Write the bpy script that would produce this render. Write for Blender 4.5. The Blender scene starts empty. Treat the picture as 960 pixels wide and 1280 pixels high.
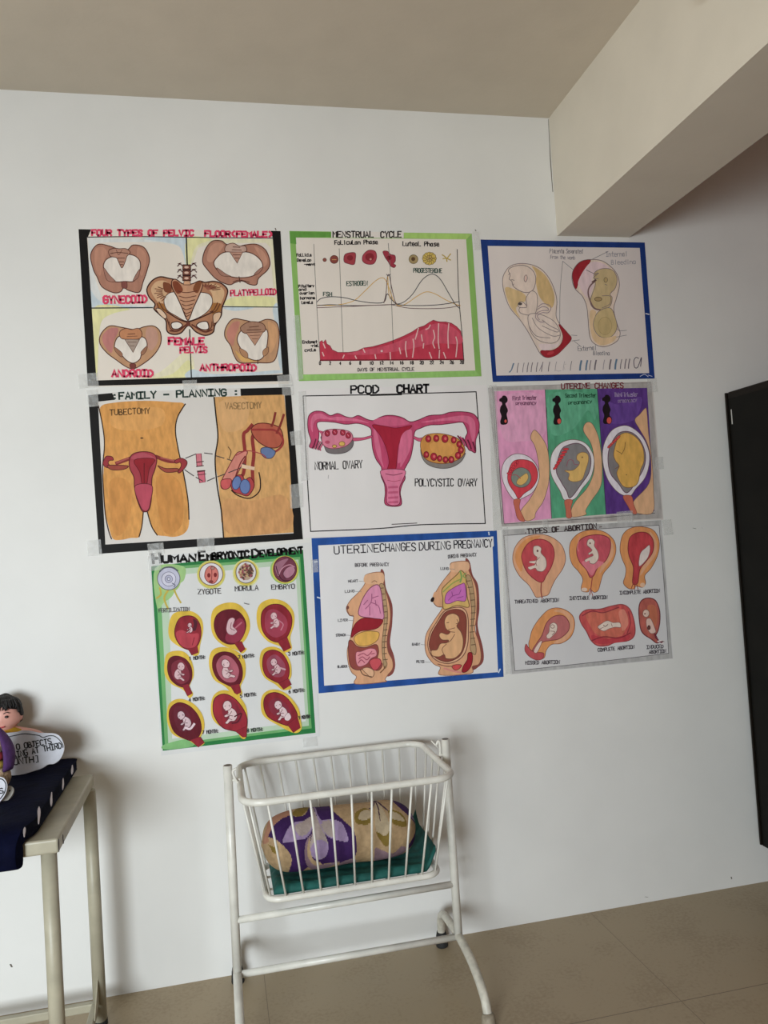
import bpy, bmesh, math, random
from mathutils import Vector, Matrix
from mathutils.geometry import tessellate_polygon

random.seed(7)
SC = bpy.context.scene
COL = SC.collection

# ------------------------------------------------------------------ camera
FPX, YAW, PITCH, ROLL = 987.5, 0.211147, 0.032422, -0.063748
CAM = Vector((0.0, -2.76768, 1.43259))
FW = Vector((math.sin(YAW)*math.cos(PITCH), math.cos(YAW)*math.cos(PITCH), math.sin(PITCH)))
R0 = Vector((math.cos(YAW), -math.sin(YAW), 0.0))
U0 = R0.cross(FW)
RT = R0*math.cos(ROLL) + U0*math.sin(ROLL)
UP = -R0*math.sin(ROLL) + U0*math.cos(ROLL)
cam_data = bpy.data.cameras.new('camera')
cam = bpy.data.objects.new('camera', cam_data)
COL.objects.link(cam)
cam.matrix_world = Matrix(((RT.x, UP.x, -FW.x, CAM.x), (RT.y, UP.y, -FW.y, CAM.y), (RT.z, UP.z, -FW.z, CAM.z), (0, 0, 0, 1)))
cam_data.sensor_fit = 'VERTICAL'
cam_data.sensor_height = 36.0
cam_data.lens = FPX/1280*36.0
cam_data.clip_start = 0.02
SC.camera = cam

# ------------------------------------------------------------------ light and exposure
vs = SC.view_settings
vs.view_transform = 'Standard'
vs.look = 'None'
vs.gamma = 1.0
vs.use_curve_mapping = False
vs.exposure = 0.0
world = bpy.data.worlds.new('daylight')
SC.world = world
world.use_nodes = True
world.node_tree.nodes['Background'].inputs[0].default_value = (0.62, 0.74, 0.9, 1)
world.node_tree.nodes['Background'].inputs[1].default_value = 1.0

def area(name, loc, target, sx, sy, power, color, spread=180):
    d = bpy.data.lights.new(name, 'AREA')
    d.shape = 'RECTANGLE'; d.size = sx; d.size_y = sy; d.energy = power; d.color = color; d.spread = math.radians(spread)
    o = bpy.data.objects.new(name, d); COL.objects.link(o)
    o.location = loc
    o.rotation_euler = (Vector(target) - Vector(loc)).to_track_quat('-Z', 'Y').to_euler()
    return o
# skylight falling in through the front window opening (it comes from above, so it leans downwards)
area('window_daylight', (-1.95, -4.90, 1.40), (-0.75, 0, -0.35), 1.9, 1.3, 86, (0.90, 0.985, 1.02), 112)
area('window_daylight', (-2.93, -1.90, 1.5), (1.34, -1.75, 2.5), 1.0, 1.2, 8.5, (1.0, 0.91, 0.76), 78)  # added warm fill at the side window, aimed up to brighten the beam

# ------------------------------------------------------------------ helpers
def wall_pt(px, py, y=0.0):
    """point of the plane y = const seen at a measured spot of the photograph"""
    d = FW + RT*((px-480)/FPX) - UP*((py-640)/FPX)
    return CAM + d*((y-CAM.y)/d.y)
def flat_pt(px, py, z=0.0):
    d = FW + RT*((px-480)/FPX) - UP*((py-640)/FPX)
    return CAM + d*((z-CAM.z)/d.z)

def lin(c):
    return tuple((v/255/12.92) if v/255 <= 0.04045 else ((v/255+0.055)/1.055)**2.4 for v in c)

MATS = {}
def mat(name, rgb, rough=0.6, var=0.0, scale=30.0, metallic=0.0, bump=0.0, bscale=60.0, spec=0.4, stretch=None, rgb2=None, detail=3.0, coat=0.0):
    if name in MATS: return MATS[name]
    m = bpy.data.materials.new(name); m.use_nodes = True
    nt = m.node_tree; b = nt.nodes['Principled BSDF']
    b.inputs['Base Color'].default_value = (*rgb, 1)
    b.inputs['Roughness'].default_value = rough
    b.inputs['Metallic'].default_value = metallic
    b.inputs['Specular IOR Level'].default_value = spec
    if coat: b.inputs['Coat Weight'].default_value = coat; b.inputs['Coat Roughness'].default_value = 0.2
    if var or bump:
        tc = nt.nodes.new('ShaderNodeNewGeometry')
        mp = nt.nodes.new('ShaderNodeMapping')
        nt.links.new(tc.outputs['Position'], mp.inputs['Vector'])
        if stretch:
            mp.inputs['Rotation'].default_value = stretch[0]; mp.inputs['Scale'].default_value = stretch[1]
    if var:
        n = nt.nodes.new('ShaderNodeTexNoise'); n.inputs['Scale'].default_value = scale; n.inputs['Detail'].default_value = detail
        nt.links.new(mp.outputs['Vector'], n.inputs['Vector'])
        r = nt.nodes.new('ShaderNodeValToRGB')
        r.color_ramp.elements[0].position = 0.3; r.color_ramp.elements[1].position = 0.7
        a = rgb2 if rgb2 else tuple(min(1, v*(1+var)) for v in rgb)
        d = rgb if rgb2 else tuple(v*(1-var) for v in rgb)
        r.color_ramp.elements[0].color = (*d, 1); r.color_ramp.elements[1].color = (*a, 1)
        nt.links.new(n.outputs['Fac'], r.inputs['Fac']); nt.links.new(r.outputs['Color'], b.inputs['Base Color'])
    if bump:
        n2 = nt.nodes.new('ShaderNodeTexNoise'); n2.inputs['Scale'].default_value = bscale; n2.inputs['Detail'].default_value = 4
        nt.links.new(tc.outputs['Position'], n2.inputs['Vector'])
        bp = nt.nodes.new('ShaderNodeBump'); bp.inputs['Strength'].default_value = bump; bp.inputs['Distance'].default_value = 0.01
        nt.links.new(n2.outputs['Fac'], bp.inputs['Height']); nt.links.new(bp.outputs['Normal'], b.inputs['Normal'])
    MATS[name] = m
    return m

def tag(o, label=None, cat=None, group=None, kind=None):
    if label: o['label'] = label
    if cat: o['category'] = cat
    if group: o['group'] = group
    if kind: o['kind'] = kind
    return o
def empty(name, loc, label=None, cat=None, group=None):
    o = bpy.data.objects.new(name, None); COL.objects.link(o); o.location = loc
    o.empty_display_size = 0.05
    return tag(o, label, cat, group)
def link_mesh(name, me, parent=None, label=None):
    o = bpy.data.objects.new(name, me); COL.objects.link(o)
    if parent is not None: o.parent = parent
    if label: o['label'] = label
    return o
def build(name, bm, mats, parent=None, label=None, smooth=False, bevel=0.0, org=None):
    """bm holds world coordinates; the object is linked at its parent's place"""
    off = org if org is not None else (parent_loc(parent) if parent is not None else Vector((0, 0, 0)))
    if off.length > 0: bmesh.ops.translate(bm, verts=bm.verts, vec=-off)
    bmesh.ops.recalc_face_normals(bm, faces=bm.faces)
    me = bpy.data.meshes.new(name); bm.to_mesh(me); bm.free()
    for m in (mats if isinstance(mats, (list, tuple)) else [mats]): me.materials.append(m)
    if smooth:
        for p in me.polygons: p.use_smooth = True
    o = link_mesh(name, me, parent, label)
    if parent is None: o.location = off
    if bevel:
        md = o.modifiers.new('bevel', 'BEVEL'); md.width = bevel; md.segments = 3; md.limit_method = 'ANGLE'
    return o
def parent_loc(p):
    v = Vector((0, 0, 0))
    while p is not None:
        v += p.location; p = p.parent
    return v
def box(bm, lo, hi, mi=0):
    x0, y0, z0 = lo; x1, y1, z1 = hi
    vs_ = [bm.verts.new(v) for v in ((x0,y0,z0),(x1,y0,z0),(x1,y1,z0),(x0,y1,z0),(x0,y0,z1),(x1,y0,z1),(x1,y1,z1),(x0,y1,z1))]
    for f in ((0,3,2,1),(4,5,6,7),(0,1,5,4),(1,2,6,5),(2,3,7,6),(3,0,4,7)):
        bm.faces.new([vs_[i] for i in f]).material_index = mi
def spline(pts, closed=False, sub=6):
    n = len(pts); out = []
    P = [Vector(p) for p in pts]
    rng = n if closed else n-1
    for i in range(rng):
        if closed: a, b, c, d = P[(i-1) % n], P[i], P[(i+1) % n], P[(i+2) % n]
        else: a, b, c, d = P[max(i-1, 0)], P[i], P[i+1], P[min(i+2, n-1)]
        for k in range(sub):
            t = k/sub
            out.append(0.5*((2*b) + (c-a)*t + (2*a-5*b+4*c-d)*t*t + (3*b-a-3*c+d)*t**3))
    if not closed: out.append(P[-1])
    return out
def tube(bm, pts, r, seg=10, closed=False, mi=0, caps=True):
    """round tube through points; r a number or one number per point"""
    P = [Vector(p) for p in pts]; n = len(P); rings = []
    t0 = (P[1]-P[0]).normalized()
    ref = Vector((0, 0, 1)) if abs(t0.z) < 0.9 else Vector((1, 0, 0))
    u = t0.cross(ref).normalized()
    for i in range(n):
        if closed: t = (P[(i+1) % n]-P[(i-1) % n]).normalized()
        else: t = (P[min(i+1, n-1)]-P[max(i-1, 0)]).normalized()
        u = (u - t*u.dot(t)).normalized(); w = t.cross(u)
        rr = r[i] if isinstance(r, (list, tuple)) else r
        rings.append([bm.verts.new(P[i] + (u*math.cos(2*math.pi*k/seg) + w*math.sin(2*math.pi*k/seg))*rr) for k in range(seg)])
    for i in range(n if closed else n-1):
        a, b = rings[i], rings[(i+1) % n]
        sh = 0
        if closed and i == n-1:
            sh = min(range(seg), key=lambda s: (a[0].co-b[s].co).length)
        for k in range(seg):
            f = bm.faces.new((a[k], a[(k+1) % seg], b[(k+1+sh) % seg], b[(k+sh) % seg])); f.material_index = mi; f.smooth = True
    if caps and not closed:
        bm.faces.new(rings[0]).material_index = mi; bm.faces.new(rings[-1][::-1]).material_index = mi
def ellipsoid(bm, c, r, seg=24, rings=16, rot=None, mi=0, fn=None):
    M = rot if rot is not None else Matrix.Identity(3)
    grid = []
    for i in range(rings+1):
        th = math.pi*i/rings; row = []
        for k in range(seg):
            ph = 2*math.pi*k/seg
            v = Vector((math.sin(th)*math.cos(ph), math.sin(th)*math.sin(ph), math.cos(th)))
            if fn: v = fn(v)
            row.append(Vector(c) + M @ Vector((v.x*r[0], v.y*r[1], v.z*r[2])))
        grid.append(row)
    V = [[bm.verts.new(p) for p in row] if 0 < i < rings else [bm.verts.new(row[0])] for i, row in enumerate(grid)]
    for i in range(rings):
        for k in range(seg):
            k2 = (k+1) % seg
            a = V[i]; b = V[i+1]
            if i == 0: f = bm.faces.new((a[0], b[k], b[k2]))
            elif i == rings-1: f = bm.faces.new((a[k], b[0], a[k2]))
            else: f = bm.faces.new((a[k], b[k], b[k2], a[k2]))
            f.material_index = mi; f.smooth = True
def pts(s):
    return [tuple(float(v) for v in q.split(',')) for q in s.split()]

# ------------------------------------------------------------------ room shell
WX0, WX1, RY, CEIL = -3.0, 3.4, -5.0, 3.0
plaster = mat('white_wall_paint', (0.80, 0.79, 0.77), 0.55, var=0.03, scale=3.0, bump=0.05, bscale=35, spec=0.3)
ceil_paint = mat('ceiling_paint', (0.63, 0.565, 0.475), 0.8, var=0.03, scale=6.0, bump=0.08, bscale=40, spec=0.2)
beam_paint = mat('beam_paint', (0.70, 0.655, 0.57), 0.7, var=0.03, scale=5.0, bump=0.06, bscale=40, spec=0.2)
pink_bounce_paint = mat('pink_bounce_wall', (0.50, 0.23, 0.21), 0.7, var=0.03, scale=4)  # pink put on the unseen right wall so its bounce tints the plaster

def floor_material():
    m = bpy.data.materials.new('vitrified_floor_tile'); m.use_nodes = True
    nt = m.node_tree; b = nt.nodes['Principled BSDF']
    g = nt.nodes.new('ShaderNodeNewGeometry')
    sx = nt.nodes.new('ShaderNodeSeparateXYZ'); nt.links.new(g.outputs['Position'], sx.inputs[0])
    masks = []
    for ax, off, per in (('X', 0.076, 1.2), ('Y', 0.013, 0.6)):
        a = nt.nodes.new('ShaderNodeMath'); a.operation = 'ADD'; a.inputs[1].default_value = 60 - off
        nt.links.new(sx.outputs[ax], a.inputs[0])
        d = nt.nodes.new('ShaderNodeMath'); d.operation = 'PINGPONG'; d.inputs[1].default_value = per/2
        nt.links.new(a.outputs[0], d.inputs[0])
        c = nt.nodes.new('ShaderNodeMath'); c.operation = 'LESS_THAN'; c.inputs[1].default_value = 0.0016 if ax == 'Y' else 0.0009
        nt.links.new(d.outputs[0], c.inputs[0]); masks.append(c)
    mx = nt.nodes.new('ShaderNodeMath'); mx.operation = 'MAXIMUM'
    nt.links.new(masks[0].outputs[0], mx.inputs[0]); nt.links.new(masks[1].outputs[0], mx.inputs[1])
    n = nt.nodes.new('ShaderNodeTexNoise'); n.inputs['Scale'].default_value = 90; n.inputs['Detail'].default_value = 4
    nt.links.new(g.outputs['Position'], n.inputs['Vector'])
    n2 = nt.nodes.new('ShaderNodeTexNoise'); n2.inputs['Scale'].default_value = 5; n2.inputs['Detail'].default_value = 3
    nt.links.new(g.outputs['Position'], n2.inputs['Vector'])
    ad = nt.nodes.new('ShaderNodeMath'); ad.operation = 'ADD'
    nt.links.new(n.outputs['Fac'], ad.inputs[0]); nt.links.new(n2.outputs['Fac'], ad.inputs[1])
    r = nt.nodes.new('ShaderNodeValToRGB')
    r.color_ramp.elements[0].position = 0.75; r.color_ramp.elements[1].position = 1.25
    r.color_ramp.elements[0].color = (0.345, 0.265, 0.168, 1); r.color_ramp.elements[1].color = (0.40, 0.315, 0.205, 1)
    h = nt.nodes.new('ShaderNodeMath'); h.operation = 'MULTIPLY'; h.inputs[1].default_value = 1.0
    nt.links.new(ad.outputs[0], h.inputs[0]); nt.links.new(h.outputs[0], r.inputs['Fac'])
    mix = nt.nodes.new('ShaderNodeMix'); mix.data_type = 'RGBA'
    nt.links.new(mx.outputs[0], mix.inputs['Factor']); nt.links.new(r.outputs['Color'], mix.inputs['A'])
    mix.inputs['B'].default_value = (0.19, 0.145, 0.10, 1)
    nt.links.new(mix.outputs['Result'], b.inputs['Base Color'])
    b.inputs['Roughness'].default_value = 0.38; b.inputs['Specular IOR Level'].default_value = 0.3
    return m
tile = floor_material()

def shell(name, boxes, m):
    bm = bmesh.new()
    for lo, hi in boxes: box(bm, lo, hi)
    return tag(build(name, bm, m), kind='structure')
T = 0.15
shell('floor', [((WX0-T, RY-T, -T), (WX1+T, T, 0))], tile)
shell('ceiling', [((WX0-T, RY-T, CEIL), (WX1+T, T, CEIL+T))], ceil_paint)
shell('wall_back', [((WX0-T, 0, 0), (WX1+T, T, CEIL))], plaster)
shell('wall_right', [((WX1, RY, 0), (WX1+T, 0, CEIL))], pink_bounce_paint)
def wall_with_hole(name, axis, at, out, a0, a1, h0, h1, z0, z1, m):
    """wall in the plane axis = at, thickness towards out, with one window opening"""
    bx = []
    for (p0, p1, q0, q1) in ((a0, h0, 0, CEIL), (h1, a1, 0, CEIL), (h0, h1, 0, z0), (h0, h1, z1, CEIL)):
        lo, hi = min(at, out), max(at, out)
        bx.append(((lo, p0, q0), (hi, p1, q1)) if axis == 'x' else ((p0, lo, q0), (p1, hi, q1)))
    return shell(name, bx, m)
wall_with_hole('wall_left', 'x', WX0, WX0-T, RY, 0, -2.5, -1.3, 0.85, 2.15, plaster)
def front_wall():
    bx = []
    lo, hi = RY-T, RY
    xs = [(WX0, -2.93), (-0.95, WX1)]
    for a, b in xs: bx.append(((a, lo, 0), (b, hi, CEIL)))
    for a, b in ((-2.93, -0.95),):
        bx.append(((a, lo, 0), (b, hi, 0.75))); bx.append(((a, lo, 2.15), (b, hi, CEIL)))
    shell('wall_front', bx, plaster)
front_wall()
# concrete beam under the ceiling, running from the poster wall towards the camera
shell('beam', [((1.338, RY, 2.541), (1.640, 0, CEIL))], beam_paint)
frame_paint = mat('window_frame_paint', (0.75, 0.75, 0.72), 0.4)
def window(n, axis, at, a0, a1, z0, z1):
    bm = bmesh.new()
    def bar(p0, p1, q0, q1):
        if axis == 'y': box(bm, (p0, at-0.11, q0), (p1, at-0.06, q1))
        else: box(bm, (at-0.11, p0, q0), (at-0.06, p1, q1))
    bar(a0, a0+.05, z0, z1); bar(a1-.05, a1, z0, z1); bar(a0+.05, a1-.05, z0, z0+.05); bar(a0+.05, a1-.05, z1-.05, z1)
    mid = (a0+a1)/2; bar(mid-.02, mid+.02, z0+.05, z1-.05)
    tag(build('window_%d' % n, bm, frame_paint), kind='structure')
window(1, 'y', RY, -2.93, -0.95, 0.75, 2.15)
window(2, 'x', WX0, -2.5, -1.3, 0.85, 2.15)
# thin open crack where the beam plaster meets the wall, and scuffs on the paint
dark_line = mat('crack_scuff_dark', (0.16, 0.14, 0.12), 0.9)  # dark tone shared by the crack line and the scuffs
# ------------------------------------------------------------------ hand lettering (strokes on a 4 x 6 grid)
GLYPH = {
'A':'00 26 40|12 32','B':'00 06 26 35 34 23 03|23 42 41 30 00','C':'45 36 16 05 01 10 30 41','D':'00 06 26 44 42 20 00','E':'46 06 00 40|03 33',
'F':'46 06 00|03 33','G':'45 36 16 05 01 10 30 41 43 23','H':'00 06|40 46|03 43','I':'06 46|26 20|00 40','J':'06 46|26 21 10 01','K':'00 06|46 03 40',
'L':'06 00 40','M':'00 06 23 46 40','N':'00 06 40 46','O':'10 01 05 16 36 45 41 30 10','P':'00 06 36 45 44 33 03','Q':'10 01 05 16 36 45 41 30 10|22 40',
'R':'00 06 36 45 44 33 03|23 40','S':'45 36 16 05 04 42 41 30 10 01','T':'06 46|26 20','U':'06 01 10 30 41 46','V':'06 20 46','W':'06 10 23 30 46',
'X':'00 46|06 40','Y':'06 23 46|23 20','Z':'06 46 00 40','0':'10 01 05 16 36 45 41 30 10','1':'15 26 20','2':'05 16 36 45 44 00 40','3':'05 16 36 45 34 23 34 42 41 30 10 01',
'4':'30 36 02 42','5':'46 06 03 33 42 41 30 00','6':'36 14 01 10 30 41 42 33 03','7':'06 46 10','8':'13 05 16 36 45 33 13 01 10 30 41 33','9':'10 32 45 36 16 05 04 13 43',
'(':'36 14 12 30',')':'16 34 32 10','-':'03 43',':':'11 21|14 24',']':'16 36 30 10','[':'36 16 10 30','.':'10 20',
'a':'34 14 03 01 10 30 34|34 30','b':'06 00 20 41 43 24 04','c':'44 14 03 01 10 40','d':'46 40 20 01 03 14 44','e':'02 42 34 14 03 01 10 40','f':'46 25 20|04 44',
'g':'40 10 01 03 14 44 40 31','h':'06 00|03 24 43 40','i':'24 20|26 25','j':'24 20 10','k':'06 00|44 02 40','l':'26 20','m':'00 04 14 22 34 44 40','n':'00 04|03 24 43 40',
'o':'10 01 03 14 34 43 41 30 10','p':'00 04 34 43 42 31 01','q':'40 44 14 03 02 11 41','r':'00 04|02 24 44','s':'44 14 03 32 41 30 00','t':'26 20 40|04 44','u':'04 01 10 30 44|44 40',
'v':'04 20 44','w':'04 10 23 30 44','x':'00 44|04 40','y':'04 21|44 10','z':'04 44 00 40'}

class Poster:
    """a sheet on the wall; shapes are measured on a crop of the photograph and laid onto the wall plane"""
    def __init__(self, corners, label, light=0.62, paper=(205, 198, 190), rough=0.45, pvar=0.03, under=None):
        self.g = light; self.layer = 0; self.cur = None
        c = [wall_pt(*q) for q in corners]
        ctr = sum(c, Vector())/4
        ctr.z = (c[2].z+c[3].z)/2
        self.root = empty('wall_poster', (ctr.x, 0, ctr.z), label, 'poster', 'hand drawn anatomy charts taped to the wall')
        bm = bmesh.new()
        n = 14
        f = []; back = []
        for j in range(n+1):
            for i in range(n+1):
                a = c[0].lerp(c[1], i/n); b = c[3].lerp(c[2], i/n); p = a.lerp(b, j/n)
                f.append(bm.verts.new((p.x, -0.0010, p.z))); back.append(bm.verts.new((p.x, -0.0002, p.z)))
        k = lambda i, j: j*(n+1)+i
        for j in range(n):
            for i in range(n):
                bm.faces.new((f[k(i,j)], f[k(i+1,j)], f[k(i+1,j+1)], f[k(i,j+1)]))
                bm.faces.new((back[k(i,j)], back[k(i,j+1)], back[k(i+1,j+1)], back[k(i+1,j)]))
        for e in range(n):
            for (a, b) in ((k(e,0),k(e+1,0)), (k(e,n),k(e+1,n)), (k(0,e),k(0,e+1)), (k(n,e),k(n,e+1))):
                bm.faces.new((f[a], f[b], back[b], back[a]))
        self.paper = paper
        build('paper_sheet', bm, self.ink(paper, pvar, 8), self.root)
        self.crop(0, 0, 1)
    def ink(self, c, var=0.10, scale=55):
        l = [v/self.g for v in lin(c)]
        k = min(1.0, 0.84/max(l)); y = sum(l)/3
        l = tuple(k*(v*.87+y*.13) for v in l)
        key = 'ink_%02x%02x%02x_%d_%d' % (*[int(v*255) for v in l], int(var*100), int(scale))
        return mat(key, l, 0.55, var=var, scale=scale, spec=0.12, stretch=((0, 0.7, 0), (1.0, 1.0, 0.35)))
    def crop(self, x0, y0, s):
        self.o = (x0, y0, s)
    def w(self, p, lay):
        q = wall_pt(self.o[0]+p[0]/self.o[2], self.o[1]+p[1]/self.o[2])
        return Vector((q.x, -0.0010-0.00002*lay, q.z))
    def part(self, name, base=1, label=None, split=False):
        """split: every word or line drawn becomes a part of its own"""
        self.end(); self.cur = (name, label); self.bm = bmesh.new(); self.ms = []; self.layer = base
        self.split = base if (split or name == 'caption_lettering') else None
        return self
    def fresh(self):
        if self.split is not None and len(self.bm.verts):
            self.part(self.cur[0], self.split+1, self.cur[1], True)
    def end(self):
        if self.cur:
            off = parent_loc(self.root); bmesh.ops.translate(self.bm, verts=self.bm.verts, vec=-off)
            for fa in self.bm.faces:
                if fa.normal.y > 0: fa.normal_flip()
            me = bpy.data.meshes.new(self.cur[0]); self.bm.to_mesh(me); self.bm.free()
            for m in self.ms: me.materials.append(m)
            link_mesh(self.cur[0], me, self.root, self.cur[1]); self.cur = None
    def slot(self, m):
        if m not in self.ms: self.ms.append(m)
        return self.ms.index(m)
    def poly(self, P, color, var=0.10, scale=55):
        self.layer += 1
        mi = self.slot(self.ink(color, var, scale))
        V = [self.bm.verts.new(self.w(p, self.layer)) for p in P]
        for t in tessellate_polygon([[Vector((p[0], p[1], 0)) for p in P]]):
            try:
                fa = self.bm.faces.new([V[i] for i in t]); fa.material_index = mi; fa.normal_update()
            except ValueError: pass
    def P(self, p): return pts(p) if isinstance(p, str) else [tuple(q) for q in p]
    def f(self, p, color, line=None, lw=3, smooth=True, var=0.10, scale=55):
        """filled outline"""
        p = self.P(p)
        if smooth: p = [(v[0], v[1]) for v in spline([(a, b, 0) for a, b in p], True, 5)]
        self.poly(p, color, var, scale)
        if line:
            self.layer += 1; self.l(p, line, lw, closed=True, smooth=False, same=True)
        return self
    def l(self, p, color, lw=3, closed=False, smooth=True, same=False):
        """pen stroke"""
        if not same: self.fresh()
        p = self.P(p)
        if smooth and len(p) > 2: p = [(v[0], v[1]) for v in spline([(a, b, 0) for a, b in p], closed, 5)]
        if not same: self.layer += 1
        mi = self.slot(self.ink(color, 0.08))
        n = len(p); L = []; Rr = []; h = lw/2
        for i in range(n):
            a = p[(i-1) % n] if closed else p[max(i-1, 0)]
            b = p[(i+1) % n] if closed else p[min(i+1, n-1)]
            dx, dy = b[0]-a[0], b[1]-a[1]; d = math.hypot(dx, dy) or 1
            nx, ny = -dy/d*h, dx/d*h
            x, y = p[i]
            if not closed and i in (0, n-1):
                s = -1 if i == 0 else 1; x += s*dx/d*h*.7; y += s*dy/d*h*.7
            if 0 < i < n-1 or closed:      # keep the pen's width round sharp corners
                ex, ey = p[i][0]-a[0], p[i][1]-a[1]; e = math.hypot(ex, ey) or 1
                c = abs((ex*dx+ey*dy)/(e*d)); k = 1/max(c, .75); nx *= k; ny *= k
            L.append(self.bm.verts.new(self.w((x+nx, y+ny), self.layer))); Rr.append(self.bm.verts.new(self.w((x-nx, y-ny), self.layer)))
        for i in range(n if closed else n-1):
            j = (i+1) % n
            try:
                fa = self.bm.faces.new((L[i], L[j], Rr[j], Rr[i])); fa.material_index = mi; fa.normal_update()
            except ValueError: pass
        return self
    def e(self, cx, cy, rx, ry, color, rot=0, line=None, lw=3, var=0.10, scale=55):
        a = math.radians(rot); P = []
        for k in range(28):
            t = 2*math.pi*k/28; x, y = rx*math.cos(t), ry*math.sin(t)
            P.append((cx+x*math.cos(a)-y*math.sin(a), cy+x*math.sin(a)+y*math.cos(a)))
        return self.f(P, color, line, lw, False, var, scale)
    def t(self, s, x0, y0, x1, y1, h, color, lw=2.5, fill=0.74):
        """lettering on the baseline (x0,y0)-(x1,y1), cap height h"""
        self.fresh(); lw *= 1.28
        n = len(s); L = math.hypot(x1-x0, y1-y0); ux, uy = (x1-x0)/L, (y1-y0)/L
        adv = L/max(n-1+fill, 1); gx = adv*fill/4; gy = h/6
        self.layer += 1
        for i, ch in enumerate(s):
            g = GLYPH.get(ch)
            if not g: continue
            jit = random.uniform(-.04, .04)*h
            for st in g.split('|'):
                P = []
                for q in st.split():
                    X = i*adv+float(q[0])*gx; Y = float(q[1])*gy+jit
                    P.append((x0+ux*X+uy*Y, y0+uy*X-ux*Y))
                self.l(P, color, lw, smooth=False, same=True)
        return self
    def frame(self, outer, inner, color, var=0.12, scale=25):
        """painted border between two outlines of four corners"""
        o, i = self.P(outer), self.P(inner)
        self.layer += 1; mi = self.slot(self.ink(color, var, scale))
        for k in range(4):
            V = [self.bm.verts.new(self.w(p, self.layer)) for p in (o[k], o[(k+1) % 4], i[(k+1) % 4], i[k])]
            fa = self.bm.faces.new(V); fa.material_index = mi; fa.normal_update()
        return self
    def fetus(self, cx, cy, s, rot, color, line=(90, 50, 50), lw=2.5, flip=1, head=None):
        a = math.radians(rot)
        def T(q): return [(cx+(x*flip*math.cos(a)-y*math.sin(a))*s, cy+(x*flip*math.sin(a)+y*math.cos(a))*s) for x, y in pts(q)]
        self.f(T('.0,-.2 .2,-.2 .38,.08 .36,.42 .12,.62 -.12,.56 -.34,.66 -.46,.56 -.22,.4 -.1,.24 -.32,.24 -.38,.12 -.12,.06 -.08,-.08'), color, line, lw)
        self.f(T('-.28,-.3 -.26,-.52 -.08,-.7 .14,-.68 .26,-.48 .22,-.26 .06,-.14 -.12,-.12 -.24,-.16 -.22,-.22'), head or color, line, lw)
        self.l(T('.12,.3 -.1,.2 -.2,.34 .0,.5'), line, lw)
        self.l(T('.14,.0 .0,.12 -.2,.14'), line, lw)
        self.l(T('.1,-.42 .14,-.36 .1,-.32'), line, lw)
        self.l(T('-.18,-.42 -.12,-.43'), line, lw)
        return self

clear_tape = bpy.data.materials.new('clear_adhesive_tape'); clear_tape.use_nodes = True
_nt = clear_tape.node_tree; _b = _nt.nodes['Principled BSDF']
_b.inputs['Base Color'].default_value = (0.85, 0.85, 0.84, 1); _b.inputs['Roughness'].default_value = 0.25
_b.inputs['Alpha'].default_value = 0.2
_n = _nt.nodes.new('ShaderNodeTexNoise'); _n.inputs['Scale'].default_value = 60
_g = _nt.nodes.new('ShaderNodeNewGeometry'); _nt.links.new(_g.outputs['Position'], _n.inputs['Vector'])
_bp = _nt.nodes.new('ShaderNodeBump'); _bp.inputs['Strength'].default_value = 0.6; _bp.inputs['Distance'].default_value = 0.01
_nt.links.new(_n.outputs['Fac'], _bp.inputs['Height']); _nt.links.new(_bp.outputs['Normal'], _b.inputs['Normal'])
def tape(poster, quad):
    """strip of clear tape holding the sheet: part of the poster"""
    bm = bmesh.new()
    q = [wall_pt(*p) for p in pts(quad)]
    V = [bm.verts.new((v.x, -0.0044, v.z)) for v in q] + [bm.verts.new((v.x, -0.0042, v.z)) for v in q]
    bm.faces.new(V[:4]); bm.faces.new(V[4:][::-1])
    for i in range(4): bm.faces.new((V[i], V[(i+1) % 4], V[4+(i+1) % 4], V[4+i]))
    build('tape_strip', bm, clear_tape, poster.root)
BLACK = (22, 20, 20); PINK = (205, 40, 85); INK = (45, 38, 38)

# ---- 1: four pelvis types, black border
p = Poster([(98, 286.5), (350.5, 288.5), (361.5, 480), (111, 483.5)], 'poster of brown pelvis bones with pink lettering and a black border', light=0.72, paper=(207, 197, 186))
p.crop(90, 275, 3.4286)
p.part('painted_border', 20, label='black painted border')
p.f('28,40 82,41 70,70 65,76 105,688 68,712', BLACK, smooth=False)
p.f('852,47 893,48 932,690 903,662 860,80 858,70', BLACK, smooth=False)
p.f('68,712 105,688 903,662 932,690', BLACK, smooth=False)
p.l('65,74 300,72 600,76 862,78', (40, 45, 50), 4)
p.part('quadrant_tints', 3)
BL1, BL2, YE1, YE2 = (176, 188, 196), (194, 195, 194), (213, 208, 150), (210, 203, 172)
p.f('68,78 488,80 490,150 462,110 380,95 160,96 100,100 96,240 130,340 200,362 380,368 486,368 488,376 84,376', BL2, smooth=False)
p.f('300,80 488,80 489,200 474,140 440,104', BL1)
p.f('78,300 86,372 280,374 160,360 110,340', BL1)
p.f('492,82 858,82 862,130 830,98 600,100 540,120 520,180 500,200', YE2, smooth=False)
p.f('492,82 600,84 540,108 514,160 500,260 494,240', YE1)
p.f('700,330 860,330 884,368 700,370 650,360', YE1)
p.f('864,90 884,366 868,330 852,140', YE2)
p.f('86,382 250,382 180,400 130,430 116,500 108,660 98,640', YE1)
p.f('380,650 500,560 508,682 300,680', YE2)
p.f('430,660 500,600 508,680 340,682', YE1)
p.f('514,680 514,640 600,660 780,652 880,644 900,656', BL1)
p.f('860,380 888,378 900,640 884,600 874,470', BL1)
p.f('650,376 780,376 700,390', BL1)
p.part('dividing_line', 20, split=True)
p.l('490,76 494,190', (35, 35, 35), 6); p.l('504,470 512,684', (35, 35, 35), 5)
p.l('86,378 345,376', (40, 50, 55), 5); p.l('645,372 888,374', (40, 50, 55), 4)
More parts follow.
